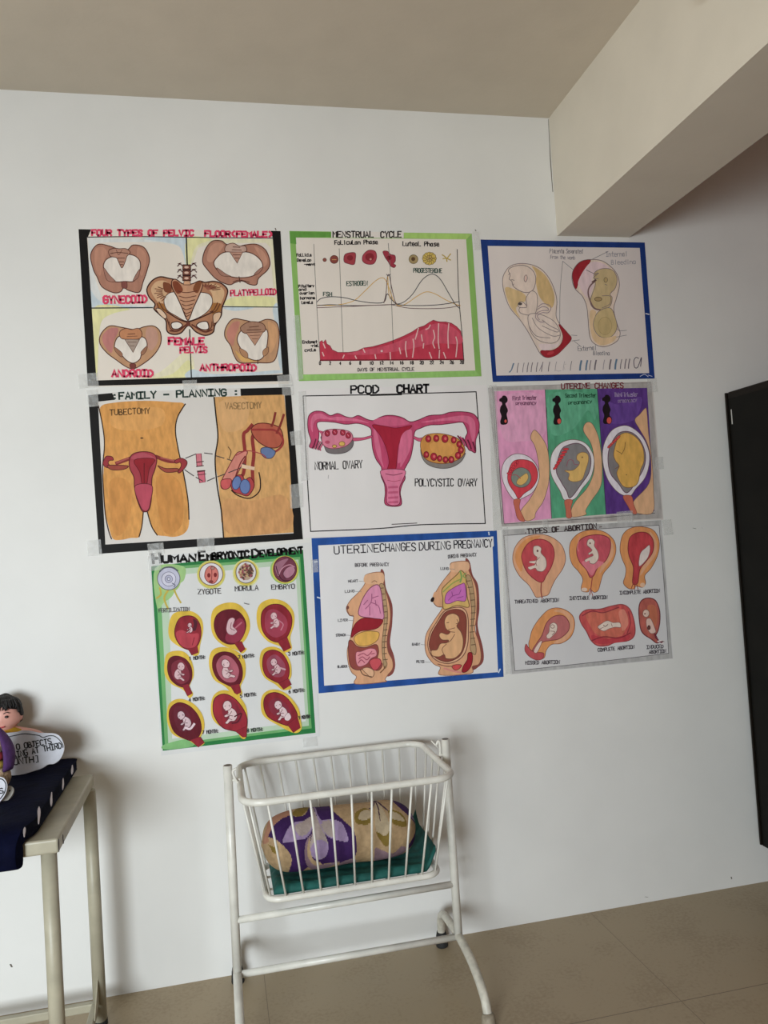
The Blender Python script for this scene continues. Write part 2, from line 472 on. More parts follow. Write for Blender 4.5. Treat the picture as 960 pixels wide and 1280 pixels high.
BR, BRD, BRL = (158, 108, 88), (80, 42, 34), (190, 145, 118)
WHT = (205, 195, 186)
p.part('pelvis_drawing', 22)
p.f('160,112 110,106 80,150 92,212 108,245 130,288 178,312 208,308 222,290 242,302 288,310 304,268 322,215 332,165 308,118 262,108 238,128 200,126', BR, BRD, 4)
p.f('100,130 130,116 150,140 132,190 120,240 100,200', (172, 120, 98)); p.f('280,120 312,140 318,180 300,240 284,200', (172, 120, 98))
p.f('160,162 136,190 142,225 160,252 190,266 226,264 266,262 290,220 292,180 270,155 230,148', WHT, BRD, 4)
p.f('136,205 160,236 186,264 150,258', (150, 105, 90), BRD, 2); p.f('290,212 272,238 262,262 284,246', (150, 105, 90), BRD, 2)
p.f('158,132 180,122 204,124 232,124 250,140 236,156 228,180 214,206 200,180 190,162 164,156', (165, 118, 98), BRD, 3)
p.l('166,144 200,140 240,144', BRD, 3); p.l('190,128 200,150 214,130', BRD, 2); p.l('196,164 226,164', BRD, 3); p.l('202,180 222,180', BRD, 3); p.l('208,192 218,192', BRD, 3)
p.f('214,266 234,266 236,290 224,294 214,288', (120, 65, 58), BRD, 2)
p.part('pelvis_drawing', 22)
p.f('600,92 570,130 560,180 582,215 620,255 672,278 700,268 730,262 760,276 790,278 800,250 838,214 848,180 830,130 790,105 740,108 700,118 660,104 640,90', BR, BRD, 4)
p.f('590,120 620,98 650,108 630,140 600,180 578,170', (176, 126, 104)); p.f('780,112 820,136 838,180 820,200 800,150', (176, 126, 104))
p.f('650,140 618,165 608,190 630,222 676,242 720,248 770,242 810,218 816,188 796,160 760,140 706,136', WHT, BRD, 4)
p.f('620,205 660,232 680,242 640,238', (150, 105, 90), BRD, 2); p.f('806,208 780,234 800,230 818,206', (150, 105, 90), BRD, 2)
p.f('660,110 690,100 716,112 742,112 748,134 720,140 676,138 656,134', (176, 142, 128), BRD, 3)
p.f('676,138 732,138 708,186', (168, 124, 106), BRD, 3, False)
p.l('690,116 720,118', BRD, 3); p.l('686,128 726,130', BRD, 3); p.l('690,150 722,150', BRD, 3); p.l('698,164 716,164', BRD, 3)
p.l('690,266 720,258 760,268', BRD, 3); p.l('716,244 720,268', BRD, 4)
p.part('pelvis_drawing', 22)
YB = (172, 128, 92)
p.f('210,460 160,455 124,490 120,530 150,570 190,600 230,628 262,638 300,620 350,580 380,530 378,480 350,455 310,458 270,470', YB, BRD, 4)
p.f('130,500 160,466 200,468 180,520 170,570 140,540', (170, 105, 100)); p.f('320,465 360,470 368,520 340,560 320,530', (175, 130, 112))
p.f('200,500 182,545 205,570 232,600 262,614 290,598 300,570 322,540 310,505 262,498', WHT, BRD, 4)
p.f('182,545 214,570 212,588 188,566', (140, 95, 70), BRD, 2); p.f('322,540 296,566 302,580 318,562', (140, 95, 70), BRD, 2)
p.f('205,480 230,465 255,470 285,465 300,485 292,508 258,512 212,508', (175, 115, 75), BRD, 3)
p.f('226,512 290,512 262,568', (150, 130, 118), BRD, 3, False)
p.l('240,490 270,488', BRD, 3); p.l('236,500 280,498', BRD, 2); p.l('240,524 276,524', BRD, 2); p.l('250,540 268,540', BRD, 2)
p.f('248,618 272,618 270,638 254,640', (110, 50, 45), BRD, 2)
p.part('pelvis_drawing', 22)
p.f('740,430 690,425 660,460 655,500 680,540 694,580 720,612 790,612 860,608 882,560 888,490 876,440 836,426 790,440', YB, BRD, 4)
p.f('664,480 690,440 720,440 700,500 690,540 672,520', (176, 112, 96)); p.f('840,436 874,460 876,520 850,570 846,500', (190, 140, 96)); p.f('700,560 740,590 800,604 730,606', (196, 150, 80))
p.f('730,470 708,510 722,550 752,590 796,602 824,580 838,520 834,470 784,458', WHT, BRD, 4)
p.f('718,550 750,568 752,592 728,580', (160, 115, 80), BRD, 2); p.f('840,545 818,562 822,584 840,570', (160, 115, 80), BRD, 2)
p.f('722,462 750,440 780,436 820,446 828,474 800,486 740,486', (150, 110, 88), BRD, 3)
p.f('746,484 820,480 784,538', (170, 125, 100), BRD, 3, False)
p.l('760,460 800,456', BRD, 3); p.l('750,472 810,470', BRD, 3); p.l('762,496 806,494', BRD, 2); p.l('772,510 796,510', BRD, 2); p.l('796,600 796,616', BRD, 4)
p.part('pelvis_drawing', 22, 'large central pelvis drawing with spine')
p.crop(170, 270, 8)
p.f('330,625 240,610 160,650 110,730 130,810 190,880 180,930 240,990 300,1050 310,1150 370,1185 450,1170 525,1095 600,1160 690,1195 770,1165 790,1090 850,1000 860,920 900,820 915,740 860,680 780,655 690,665 640,655 540,690 470,690 390,640', (160, 108, 76), (58, 26, 22), 13)
p.f('150,740 200,660 290,650 330,700 300,800 260,880 200,840', (190, 150, 112)); p.f('280,660 350,690 350,760 290,760 270,700', (112, 58, 34))
p.f('700,690 790,680 870,730 880,800 830,900 770,860 760,780', (190, 152, 112)); p.f('680,690 760,690 800,720 720,740', (140, 80, 60))
p.f('210,870 290,890 310,960 230,930', (146, 92, 36)); p.f('760,880 850,880 840,960 760,980', (150, 96, 40))
p.f('390,760 310,790 280,850 310,940 400,1000 510,1052 640,1010 730,940 765,860 740,790 650,765', (214, 204, 194), (66, 34, 28), 7)
p.l('310,960 420,1030 500,1060 540,1056 640,1020 770,960', (58, 26, 22), 12)
p.f('360,650 400,635 470,680 560,680 640,650 665,700 630,800 575,920 532,1030 505,1030 460,920 410,810 362,720', (178, 128, 96), (66, 30, 24), 10)
p.f('368,660 420,660 470,740 420,780 380,730', (120, 56, 30)); p.f('655,660 600,670 570,740 620,770', (120, 66, 34))
for yy, hw in ((760, 95), (810, 85), (850, 72), (890, 58), (930, 44), (970, 32), (1000, 20)):
    p.l([(516-hw, yy-8), (500, yy+8), (516+hw, yy-10)], (84, 42, 34), 8)
for yy in (490, 545, 600): p.f([(468, yy), (545, yy), (548, yy+48), (466, yy+48)], (110, 62, 48), (50, 22, 20), 8, False); p.e(505, yy+24, 22, 12, (196, 160, 140))
p.f('480,650 540,650 545,690 475,690', (190, 140, 104), (60, 28, 24), 6, False)
for yy in (490, 550, 610):
    p.l([(415, yy+14), (440, yy-8), (462, yy+10)], (70, 30, 30), 9); p.l([(420, yy-10), (450, yy-18)], (70, 30, 30), 7)
    p.l([(550, yy+8), (580, yy-10), (605, yy+14)], (70, 30, 30), 9); p.l([(560, yy-14), (600, yy-18)], (70, 30, 30), 7)
for k in range(8):
    a = math.radians(150+k*13); x, y = 330, 760
    p.l([(x+70*math.cos(a), y-60*math.sin(a)), (x+(125+20*(k % 2))*math.cos(a), y-(95+10*(k % 2))*math.sin(a))], (120, 70, 46) if k % 2 else (96, 48, 32), 9)
    a = math.radians(30-k*13); a = math.radians(20+k*12); x = 700
    p.l([(x+70*math.cos(a), y-50*math.sin(a)), (x+(150+20*(k % 2))*math.cos(a), y-(80+10*(k % 2))*math.sin(a))], (120, 70, 46) if k % 2 else (96, 48, 32), 8)
for q in ('210,880 240,950 290,980', '230,860 270,930 310,950', '840,880 800,950 760,970', '815,870 780,940 740,960', '330,1060 340,1120 380,1150', '760,1060 750,1120 700,1160', '310,1030 330,1090', '790,1040 770,1100'): p.l(q, (92, 48, 32), 9)
p.f('355,1075 420,1060 465,1095 420,1132 365,1125', (215, 205, 196), (66, 34, 28), 10); p.f('605,1100 640,1065 710,1060 725,1130 660,1137', (215, 205, 196), (66, 34, 28), 10)
p.f('200,930 250,935 305,1000 290,1030 240,990', (205, 175, 148), (66, 34, 28), 7); p.f('770,1000 800,970 850,970 830,1040 780,1075', (200, 165, 135), (66, 34, 28), 7)
p.l('340,1150 420,1150 500,1090', (90, 40, 30), 14); p.l('760,1140 680,1160 560,1090', (90, 40, 30), 14)
p.f('505,1065 535,1065 540,1098 508,1100', (100, 48, 38))
p.crop(90, 275, 3.4286)
p.part('title_lettering', 30, 'pink title lettering')
p.t('FOUR TYPES OF PELVIC', 86, 66, 520, 68, 23, PINK, 7)
p.part('title_lettering', 30, 'pink title lettering'); p.t('FLOOR(FEMALE)', 570, 70, 858, 73, 22, PINK, 7)
p.part('caption_lettering', 70, 'pink caption lettering')
p.t('GYNECOID', 136, 358, 320, 354, 30, PINK, 7); p.t('PLATYPELLOID', 680, 326, 874, 320, 24, PINK, 5)
p.t('FEMALE', 415, 534, 565, 534, 28, PINK, 8); p.t('PELVIS', 464, 570, 578, 568, 24, PINK, 6)
p.t('ANDROID', 172, 672, 346, 672, 28, PINK, 7); p.t('ANTHROPOID', 550, 646, 788, 646, 26, PINK, 7)
p.end()
tape(p, '97,468 122,466 124,484 99,486'); tape(p, '346,470 364,468 366,482 348,484'); tape(p, '228,476 246,475 246,487 229,488')

# ---- 2: menstrual cycle, green border
GR, GRD = (122, 166, 80), (88, 142, 56)
p = Poster([(361.6, 288.8), (589.6, 292), (602, 470.5), (373.5, 476.5)], 'poster of hormone curves and a red tissue band with a light green border', light=0.72, paper=(206, 196, 187))
p.crop(350, 275, 3.6226)
p.part('painted_border', label='light green painted border')
p.frame('42,50 868,62 912,708 85,730', '70,80 842,88 884,682 106,700', GR)
p.f('44,52 236,56 236,79 72,80 74,110 46,106', GRD, smooth=False)
p.f('560,58 866,64 844,88 562,82', (150, 186, 92), smooth=False)
p.f('98,702 884,683 906,706 88,726', (132, 178, 92), smooth=False)
p.f('232,52 560,56 560,82 232,80', (208, 200, 194), smooth=False, var=.03)
p.part('title_lettering', 12); p.t('MENSTRUAL', 240, 78, 422, 79, 26, INK, 4.5)
p.part('title_lettering', 12); p.t('CYCLE', 456, 79, 548, 79, 26, INK, 4.5)
p.part('caption_lettering', 10)
p.t('FoLicuLan Phase', 248, 112, 442, 108, 18, INK, 3.5); p.t('LuteaL Phase', 556, 117, 720, 119, 19, INK, 3.5)
p.t('FoLLicLe', 76, 166, 142, 164, 13, INK, 3); p.t('DeveLop', 78, 188, 140, 188, 13, INK, 3); p.t('-ment', 110, 206, 158, 206, 10, INK, 3)
p.t('Pituitary', 84, 306, 154, 304, 12, INK, 3); p.t('and', 86, 321, 118, 320, 12, INK, 3); p.t('ovarian', 90, 338, 154, 336, 12, INK, 3); p.t('hormone', 92, 360, 158, 358, 12, INK, 3); p.t('LeveLs', 98, 380, 148, 379, 12, INK, 3)
p.t('Endomet', 102, 560, 168, 558, 13, INK, 3); p.t('-riaL', 140, 575, 174, 574, 11, INK, 3); p.t('cycLe', 112, 596, 162, 594, 13, INK, 3)
p.t('FSH', 196, 345, 234, 345, 17, (40, 70, 60), 2.8); p.t('ESTROGEN', 302, 298, 396, 297, 20, (40, 70, 60), 2.8); p.t('PROGESTERONE', 604, 238, 732, 240, 19, (40, 70, 60), 2.8)
for i in range(15): 
    s = str(i*2); x = 178+i*45.5; p.t(s, x, 656-i*.3, x+(8 if len(s) == 1 else 16), 656-i*.3, 14, INK, 3)
p.t('DAYS OF MENSTRUAL CYCLE', 352, 685, 606, 682, 14, (70, 60, 60), 2.5)
p.part('chart_line', 4, split=True)
GY = (110, 105, 102)
for q in ('153,110 158,230 168,420 182,638', '268,130 274,300 286,606', '490,106 500,250 512,560'): p.l(q, GY, 2.6)
p.l('802,134 808,330 824,520 832,636', (60, 55, 55), 3.5)
p.part('follicle_drawing', 4); p.e(202, 181, 8, 8, (130, 70, 60), line=(90, 50, 45), lw=2); p.part('follicle_drawing', 4); p.e(245, 179, 18, 18, (128, 60, 52), line=(85, 45, 35), lw=3); p.l('236,180 254,180', (190, 140, 80), 3)
p.part('follicle_drawing', 4); p.f('292,160 310,150 340,150 341,180 334,202 308,198 290,188', (150, 48, 58), (110, 45, 60), 3); p.e(317, 172, 14, 12, (125, 28, 40))
p.part('follicle_drawing', 4); p.f('376,160 400,138 430,142 437,170 424,198 394,200 374,186', (155, 48, 62), (115, 40, 55), 3); p.e(406, 168, 20, 18, (125, 30, 42)); p.e(410, 178, 5, 5, (180, 120, 110))
p.part('follicle_drawing', 4); p.f('466,144 486,142 500,156 520,162 522,186 514,198 524,206 516,216 500,208 490,190 476,170', (150, 40, 58), (110, 40, 55), 3); p.e(494, 172, 12, 10, (125, 25, 40))
p.part('follicle_drawing', 4); p.e(604, 178, 20, 20, (150, 128, 84), line=(110, 95, 60), lw=3); p.e(603, 177, 9, 9, (88, 62, 40))
p.part('follicle_drawing', 4)
for k in range(12): p.e(676+22*math.cos(k*.52), 175+20*math.sin(k*.52), 10, 9, (188, 160, 70), line=(110, 90, 40), lw=2)
for k in range(6): p.e(676+8*math.cos(k*1.05), 175+8*math.sin(k*1.05), 6, 6, (180, 150, 80), line=(100, 80, 40), lw=2)
p.part('follicle_drawing', 4); p.l('734,158 750,170 756,188', (170, 145, 60), 5); p.l('772,154 758,172', (170, 145, 60), 5); p.l('738,176 752,174 772,182', (170, 145, 60), 5)
p.part('hormone_curve', 8, split=True)
YL, DK, BRN = (190, 148, 62), (62, 62, 68), (96, 66, 66)
p.l('172,386 250,386 330,368 380,326 430,278 462,262 480,276 496,316 514,366 536,388 570,380 620,346 660,326 700,334 750,362 800,384 816,388', YL, 3.4)
p.l('167,372 186,356 230,348 290,352 350,366 420,376 470,372 482,340 490,338 512,368 540,384 620,388 720,384 812,370', DK, 3.6)
p.l('168,388 230,384 330,388 440,386 520,382 560,372 600,336 640,276 672,250 700,248 728,272 760,326 792,380 814,402', DK, 3.4)
p.l('168,398 260,394 360,390 440,386 500,384 540,392 590,400 680,402 760,398 812,388', BRN, 3)
p.l('470,376 480,330 486,260 494,250 504,300 520,366 532,384', BRN, 3.2); p.l('482,246 490,254 498,246', DK, 3); p.l('488,258 492,330 500,360', YL, 3)
p.part('tissue_band', 6)
RD = (176, 36, 62)
p.f('182,634 180,552 190,546 196,556 206,542 212,562 226,570 236,588 262,600 310,600 350,594 378,580 420,574 470,560 512,546 560,526 600,506 626,488 652,480 676,464 694,454 712,460 726,462 750,462 776,468 800,484 818,504 826,560 830,632', RD, (130, 40, 60), 3, False, .16, 40)
p.f('300,606 420,582 520,556 640,500 700,470 760,476 812,510 820,560 700,560 560,590 400,610', (186, 62, 86), var=.16)
p.l('182,636 500,634 832,632', (110, 15, 35), 6)
for q in ('570,550 568,580 574,620', '602,540 606,570 600,622', '640,520 644,548', '660,496 672,490 680,476', '694,500 700,530 692,556 700,580', '718,470 716,540 720,582', '764,470 760,520 762,580', '722,590 720,626', '740,600 750,626', '796,530 802,560 796,620', '676,600 686,626', '540,580 546,606', '498,600 500,630', '430,610 434,628', '626,490 618,520 612,540', '650,560 648,580', '290,612 284,626', '340,616 346,628', '196,560 204,580', '192,600 198,616', '376,584 384,600'): p.l(q, (222, 176, 176), 5)
p.e(460, 594, 5, 5, (222, 190, 190))
p.end()
tape(p, '366,395 374,394 379,474 371,476'); tape(p, '590,290 598,290 601,312 592,313')

# ---- 3: bleeding before birth, blue border
BLU = (10, 44, 108)
p = Poster([(600.5, 299.5), (805.8, 303.3), (818.5, 473.5), (615.8, 477.6)], 'poster of two pencil drawn wombs with dark red patches and a blue border', light=0.62, paper=(186, 176, 173))
p.crop(590, 290, 4)
p.part('painted_border', label='blue painted border')
p.frame('42,38 863,53 913,733 103,750', '78,70 838,80 885,706 122,718', BLU, .18, 18)
p.l('868,408 884,412', (190, 190, 200), 5); p.l('840,722 862,712 880,724', (170, 175, 195), 3); p.l('880,716 900,722', (150, 155, 185), 3)
PC = (112, 96, 98)
p.part('womb_drawing', 4)
p.f('160,210 190,172 240,158 300,165 350,190 390,240 415,300 424,350 420,420 440,462 478,506 496,536 460,580 420,616 375,628 344,612 318,570 280,500 240,440 190,380 162,310 152,250', (190, 172, 160), PC, 3.5)
p.f('300,170 360,210 396,270 412,330 396,380 340,330 320,260 320,210', (180, 150, 100), var=.12)
p.f('165,280 220,290 260,310 270,340 220,380 240,430 190,370', (182, 154, 108), var=.12)
p.f('434,462 478,506 496,536 460,580 420,616 375,628 344,606 350,592 400,592 440,566 454,520', (140, 20, 34), (110, 30, 40), 3)
p.e(392, 606, 18, 8, (165, 40, 50), -20)
p.f('182,190 210,172 260,168 300,190 318,230 310,280 290,300 260,302 230,290 205,270 198,246 186,236 190,216', (204, 184, 172), PC, 3.5)
p.l('190,206 182,214', PC, 3); p.l('196,238 210,242', PC, 3); p.l('208,260 204,268', PC, 3); p.f('262,222 272,216 276,232 268,250 260,240', (190, 160, 150), PC, 3)
p.f('270,330 296,296 322,310 326,360 314,410 280,416 240,404 238,380 272,372', (204, 184, 172), PC, 3)
p.f('232,356 250,350 270,366 270,378 234,376', (204, 184, 172), PC, 3); p.e(240, 360, 10, 7, (70, 62, 60))
p.f('280,420 330,410 400,440 432,480 440,520 420,550 380,556 330,540 294,500', (200, 182, 172), PC, 3)
p.f('336,560 420,560 440,530 430,566 390,588 350,590', (196, 176, 176))
p.l('300,430 330,480 400,520 440,516', PC, 3); p.l('284,470 320,520 390,530', PC, 3); p.l('350,440 390,470 430,490 420,500 350,470', PC, 3)
for q in ('330,376 350,360 380,364 394,380 380,404 350,404 326,420 336,440', '326,388 352,374 376,380 380,392 350,394 322,408 318,430 340,450 360,450'): p.l(q, (130, 108, 118), 3.5)
p.part('womb_drawing', 4)
p.f('500,240 506,190 540,150 590,138 650,145 700,180 728,220 736,270 722,330 708,380 716,430 728,470 740,510 720,550 660,574 610,558 588,520 580,440 572,370 550,320 516,286', (192, 172, 158), PC, 3.5)
p.f('506,250 504,200 540,152 592,142 560,190 536,236 520,284', (140, 18, 34), (110, 30, 40), 3)
p.f('560,190 600,150 660,160 700,200 640,190 600,230 606,270 580,330 540,280 530,250', (206, 180, 184))
p.f('610,208 650,184 700,190 724,230 716,280 690,310 700,330 690,370 650,390 610,384 590,350 604,300 616,260', (172, 150, 108), PC, 3)
p.f('630,400 690,380 716,430 724,480 700,520 660,530 624,510 606,460', (172, 150, 104), PC, 3)
p.f('588,400 620,400 604,460 620,510 660,530 720,520 700,552 640,566 598,520', (190, 160, 122))
p.l('600,250 620,240 590,270 580,300 588,340 610,380 640,390', (110, 82, 80), 7); p.e(668, 240, 9, 12, (160, 136, 90), line=(110, 95, 70)); p.l('664,262 674,266', PC, 3)
p.l('570,190 590,200 620,214', PC, 3); p.e(630, 336, 18, 10, (150, 125, 84), line=(90, 75, 50)); p.l('650,320 690,322 688,360 650,380', PC, 3); p.e(664, 470, 34, 44, (168, 145, 98), line=(145, 122, 80), lw=2)
p.l('610,212 632,206 606,230 630,234', PC, 3)
p.part('pointer_line', 4, split=True)
for q in ('453,146 440,300 438,470', '455,148 504,188', '594,140 680,98', '496,516 524,518', '498,545 536,540', '510,546 545,574', '722,480 736,494 772,492', '716,528 740,522 772,516'): p.l(q, (112, 108, 112), 2.6)
p.part('caption_lettering', 4)
p.t('Placenta Separated', 388, 106, 552, 108, 22, (120, 114, 120), 2.2); p.t('From the womb', 392, 134, 514, 138, 18, (130, 122, 128), 2.2)
p.t('Internal', 670, 124, 776, 122, 24, (126, 122, 132), 2.2); p.t('Bleeding', 696, 162, 816, 160, 22, (126, 122, 132), 2.2)
p.t('External', 530, 596, 622, 590, 24, (110, 106, 112), 2.2); p.t('Bleeding', 606, 616, 686, 616, 20, (110, 106, 112), 2.2)
p.part('title_lettering', 4, 'slanted faded title strokes')
TB = (84, 104, 124)
p.f('182,702 194,690 204,656 212,656 200,690 190,703', TB, smooth=False)
for (x, w, c) in ((226, 4, 1), (254, 3, 1), (276, 4, 1), (296, 4, 1), (322, 4, 1), (348, 4, 1), (382, 4, 1), (416, 3, 0), (456, 2, 0), (492, 3, 1), (540, 9, 2), (570, 8, 2), (588, 4, 1), (614, 7, 1), (656, 4, 0), (688, 7, 1), (716, 9, 2), (742, 4, 1), (764, 5, 1), (782, 5, 1)):
    cc = ((140, 130, 136), (98, 88, 96), (80, 104, 128))[c]
    p.l([(x+6, 656-(x-226)*.036), (x+1, 680-(x-226)*.036), (x-1, 702-(x-226)*.036)], cc, w)
p.l('336,694 344,676 352,658', (120, 110, 116), 3); p.l('444,694 430,696 420,692', (150, 140, 146), 2.5); p.l('470,660 458,668 464,690', (160, 150, 150), 2)
p.l('832,632 818,628 808,646 812,676 826,678 838,650 846,628 842,672', (80, 70, 84), 4)
p.end()

# ---- 4: family planning, black border
SK, SK2 = (206, 142, 62), (190, 122, 46)
p = Poster([(110.3, 494), (363.5, 484.2), (378.6, 674.5), (124, 692.3)], 'poster of two orange torsos with red organs and a black border', light=0.82, paper=(205, 199, 194))
p.crop(105, 480, 3.4286)
p.part('painted_border', label='black painted border')
p.f('18,48 130,38 134,68 60,76 92,690 65,728', BLACK, smooth=False)
p.f('668,20 885,14 938,665 898,640 860,46 672,52', BLACK, smooth=False)
p.f('65,728 92,688 898,640 938,665', BLACK, smooth=False)
p.part('torso_drawing', 4, 'orange torso with red womb')
p.f('70,100 130,80 260,72 380,78 430,88 400,150 392,220 410,300 432,400 446,500 450,600 430,640 390,655 350,652 310,645 290,610 270,545 254,545 246,610 238,655 200,660 160,668 125,664 108,620 90,540 82,440 86,330 88,250 80,170', SK, var=.16, scale=70)
p.f('130,120 250,100 340,110 330,180 200,200 120,180', (212, 150, 74), var=.14); p.f('110,420 200,430 190,600 130,640', (198, 132, 54), var=.16); p.f('310,400 410,420 420,600 340,630', (196, 130, 52), var=.16)
p.l('62,92 80,180 88,260 80,360 84,460 92,560 106,630 118,664', (60, 35, 20), 5); p.l('434,86 402,140 392,200 404,280 428,390 446,500 450,580', (40, 25, 15), 5)
p.l('254,550 248,610 236,655', (50, 28, 15), 5); p.l('272,550 290,610 314,648', (50, 28, 15), 5); p.e(248, 232, 7, 3, (70, 35, 20))
p.l('140,340 190,322 215,312', (130, 40, 40), 16); p.l('310,312 360,330 400,332', (130, 40, 40), 16)
p.l('140,338 190,318', (165, 75, 70), 6); p.l('330,316 390,330', (165, 75, 70), 6)
p.f('84,330 96,310 120,312 126,326 110,328 104,340 116,356 96,358 82,344', (150, 40, 48), (80, 20, 25), 3); p.f('100,350 150,348 190,352 170,366 120,368', (150, 62, 48), (80, 20, 25), 3)
p.f('390,328 416,318 440,330 438,352 412,380 402,376 416,352 412,336 394,340', (150, 38, 48), (80, 20, 25), 3); p.f('316,350 350,362 400,362 402,374 350,378', (150, 62, 48), (80, 20, 25), 3)
p.f('196,320 214,298 256,290 296,298 312,322 304,366 292,400 290,440 288,500 278,540 262,548 246,540 226,490 216,440 214,400 196,360', (158, 48, 62), (90, 22, 30), 4)
p.f('200,318 250,294 308,322 250,326', (172, 66, 82)); p.f('216,326 302,322 280,366 268,434 250,434 240,380', (142, 12, 30), (100, 10, 22), 3); p.l('258,340 258,430', (100, 8, 20), 4)
p.f('218,438 290,434 286,500 276,538 258,544 240,520', (176, 60, 82), (90, 22, 30), 3)
p.part('torso_drawing', 4, 'pale orange torso with red and blue organs')
p.f('558,54 700,50 858,46 880,300 898,636 750,648 600,658 588,560 576,420 560,330 572,220', (204, 152, 88), smooth=False, var=.16, scale=70)
p.f('580,80 700,70 690,180 600,200', (208, 158, 100)); p.f('600,500 720,500 860,480 880,620 620,640', (198, 142, 84), var=.16)
p.l('557,54 566,140 574,230 562,320 570,430 588,540 598,656', (35, 22, 15), 6)
p.l('720,176 700,200 684,220 690,300 684,380 668,400', (140, 42, 38), 15); p.l('740,200 722,230 728,300 722,360 724,420', (140, 42, 38), 15)
p.f('718,190 745,170 790,170 836,186 852,220 848,250 830,272 790,272 750,250 724,220', (176, 82, 58), (90, 32, 25), 4)
p.l('720,196 780,196 820,200 850,230 850,262 820,290 780,300', (150, 45, 42), 9); p.l('820,124 812,160 804,180', (130, 42, 36), 10); p.l('856,132 840,180 826,210', (130, 42, 36), 10)
p.f('760,276 790,272 820,290 806,316 780,318 760,300', (92, 112, 156), (60, 50, 70), 3)
p.f('652,300 676,290 700,290 690,320 660,380 632,430 610,450 590,446 588,420 612,370', (204, 122, 108), (120, 50, 45), 4); p.f('590,412 630,408 626,440 604,452 588,440', (196, 76, 78), (100, 30, 35), 3)
p.l('652,306 700,286 760,300 780,316', (160, 50, 60), 4); p.l('690,310 670,340 655,380 648,400', (110, 30, 30), 5); p.l('618,270 630,290 622,320', (60, 35, 20), 3)
p.f('630,430 650,396 676,390 690,410 712,400 730,430 720,460 700,480 670,472 640,460', (170, 52, 56), (80, 20, 22), 3)
p.e(654, 424, 18, 29, (92, 116, 170), 15, (50, 60, 100)); p.e(690, 440, 22, 31, (92, 116, 170), 0, (50, 60, 100))
p.l('632,456 660,478 710,490 750,462 756,420 750,380', (40, 25, 22), 5)
p.f('676,344 732,356 730,370 674,360', (215, 180, 150), smooth=False)
p.part('inset_drawing', 4)
p.f('480,300 502,298 506,350 484,352', (200, 106, 120), (120, 40, 60), 3, False); p.f('486,372 516,370 520,420 496,424', (200, 92, 112), (120, 40, 60), 3, False)
p.l('482,336 512,332', (70, 40, 40), 4); p.l('482,354 512,350', (70, 40, 40), 4); p.l('486,376 518,372', (70, 40, 40), 5); p.l('486,390 522,386', (70, 40, 40), 3)
for q in ('436,318 480,300', '516,296 550,300', '566,308 600,318', '614,322 650,334', '660,338 690,344', '432,368 470,394', '480,400 508,416', '528,416 560,402', '572,398 604,386', '620,380 690,352'): p.l(q, (70, 60, 60), 4)
p.part('title_lettering', 10, 'dark green title lettering')
GT = (38, 58, 52)
p.f('120,36 670,18 672,52 134,70', (204, 200, 196), smooth=False, var=.03)
p.t(':FAMILY - PLANNING :', 124, 66, 664, 48, 28, GT, 6)
p.part('caption_lettering', 60); p.t('TUBECTOMY', 112, 134, 282, 126, 24, (92, 66, 34), 3); p.t('VASECTOMY', 606, 108, 760, 104, 26, (150, 116, 70), 3)
p.end()
for q in ('362,540 376,538 378,556 364,557', '362,606 378,604 379,634 363,636', '108,488 122,487 124,508 110,509', '352,482 366,481 367,494 353,495', '184,680 204,678 206,692 186,693', '246,673 268,671 268,688 247,690', '108,676 126,674 128,694 110,695'): tape(p, q)

# ---- 5: ovaries
MAG, MAGD, MAGL = (172, 50, 92), (96, 26, 52), (192, 86, 122)
p = Poster([(373.5, 486.5), (609, 481), (617, 663.5), (380, 672.5)], 'poster of one large magenta womb with a grey and a yellow ovary', light=0.68, paper=(198, 194, 194))
p.crop(370, 470, 3.84)
p.part('ruled_frame', label='thin black ruled frame')
for q in ('34,96 360,90 500,86 864,76', '864,76 888,400 908,708', '34,96 50,420 70,746', '70,746 400,732 600,714 908,708'): p.l(q, (30, 26, 28), 5)
p.l('358,92 505,88', (25, 22, 22), 9); p.l('460,712 580,706', (70, 62, 62), 4)
p.part('womb_drawing', 4, 'magenta womb with tubes')
p.f('56,230 62,190 90,170 130,172 165,190 200,180 240,196 270,200 300,190 340,208 372,214 400,200 430,190 470,190 510,200 548,220 590,210 640,190 700,186 740,174 800,172 850,182 876,215 878,260 862,310 862,366 842,360 826,350 812,300 822,270 806,230 790,222 740,228 690,234 640,236 600,250 570,268 562,330 550,390 530,430 518,456 524,490 510,520 500,560 503,620 430,618 428,560 424,520 408,480 410,440 384,400 368,350 362,290 356,250 300,228 240,232 180,222 110,220 100,240 110,270 104,320 80,345 64,338 72,310 60,270', MAG, MAGD, 4, var=.14)
p.f('80,190 120,180 160,200 200,196 290,206 350,226 290,218 200,214 110,206 84,230 80,270 70,240', MAGL, var=.14); p.f('600,222 700,204 800,190 850,206 862,260 850,320 834,270 820,226 740,214 640,222', MAGL, var=.14)
p.f('372,250 390,280 404,340 412,400 420,440 390,380 376,320', MAGL); p.f('540,260 556,280 548,350 520,410 500,436 510,360 530,300', MAGL)
p.f('370,214 430,196 500,204 545,228 470,240 400,236', (184, 72, 110))
p.f('366,236 420,240 480,250 556,238 520,276 492,330 484,400 476,450 440,450 446,410 430,340 400,280', (150, 6, 42), (110, 8, 34), 3)
p.f('505,290 530,262 556,262 550,320 530,376 490,420 494,350', MAGL, var=.14)
p.f('410,452 520,452 512,500 496,540 496,614 438,612 436,540 420,500', (196, 100, 134), MAGD, 3); p.l('430,470 470,476 510,466', MAGD, 3); p.l('438,500 470,506 500,500', (165, 60, 95), 3)
for yy in (530, 555, 580, 602): p.f([(442, yy), (490, yy-3), (490, yy+8), (442, yy+10)], (176, 70, 108), smooth=False)
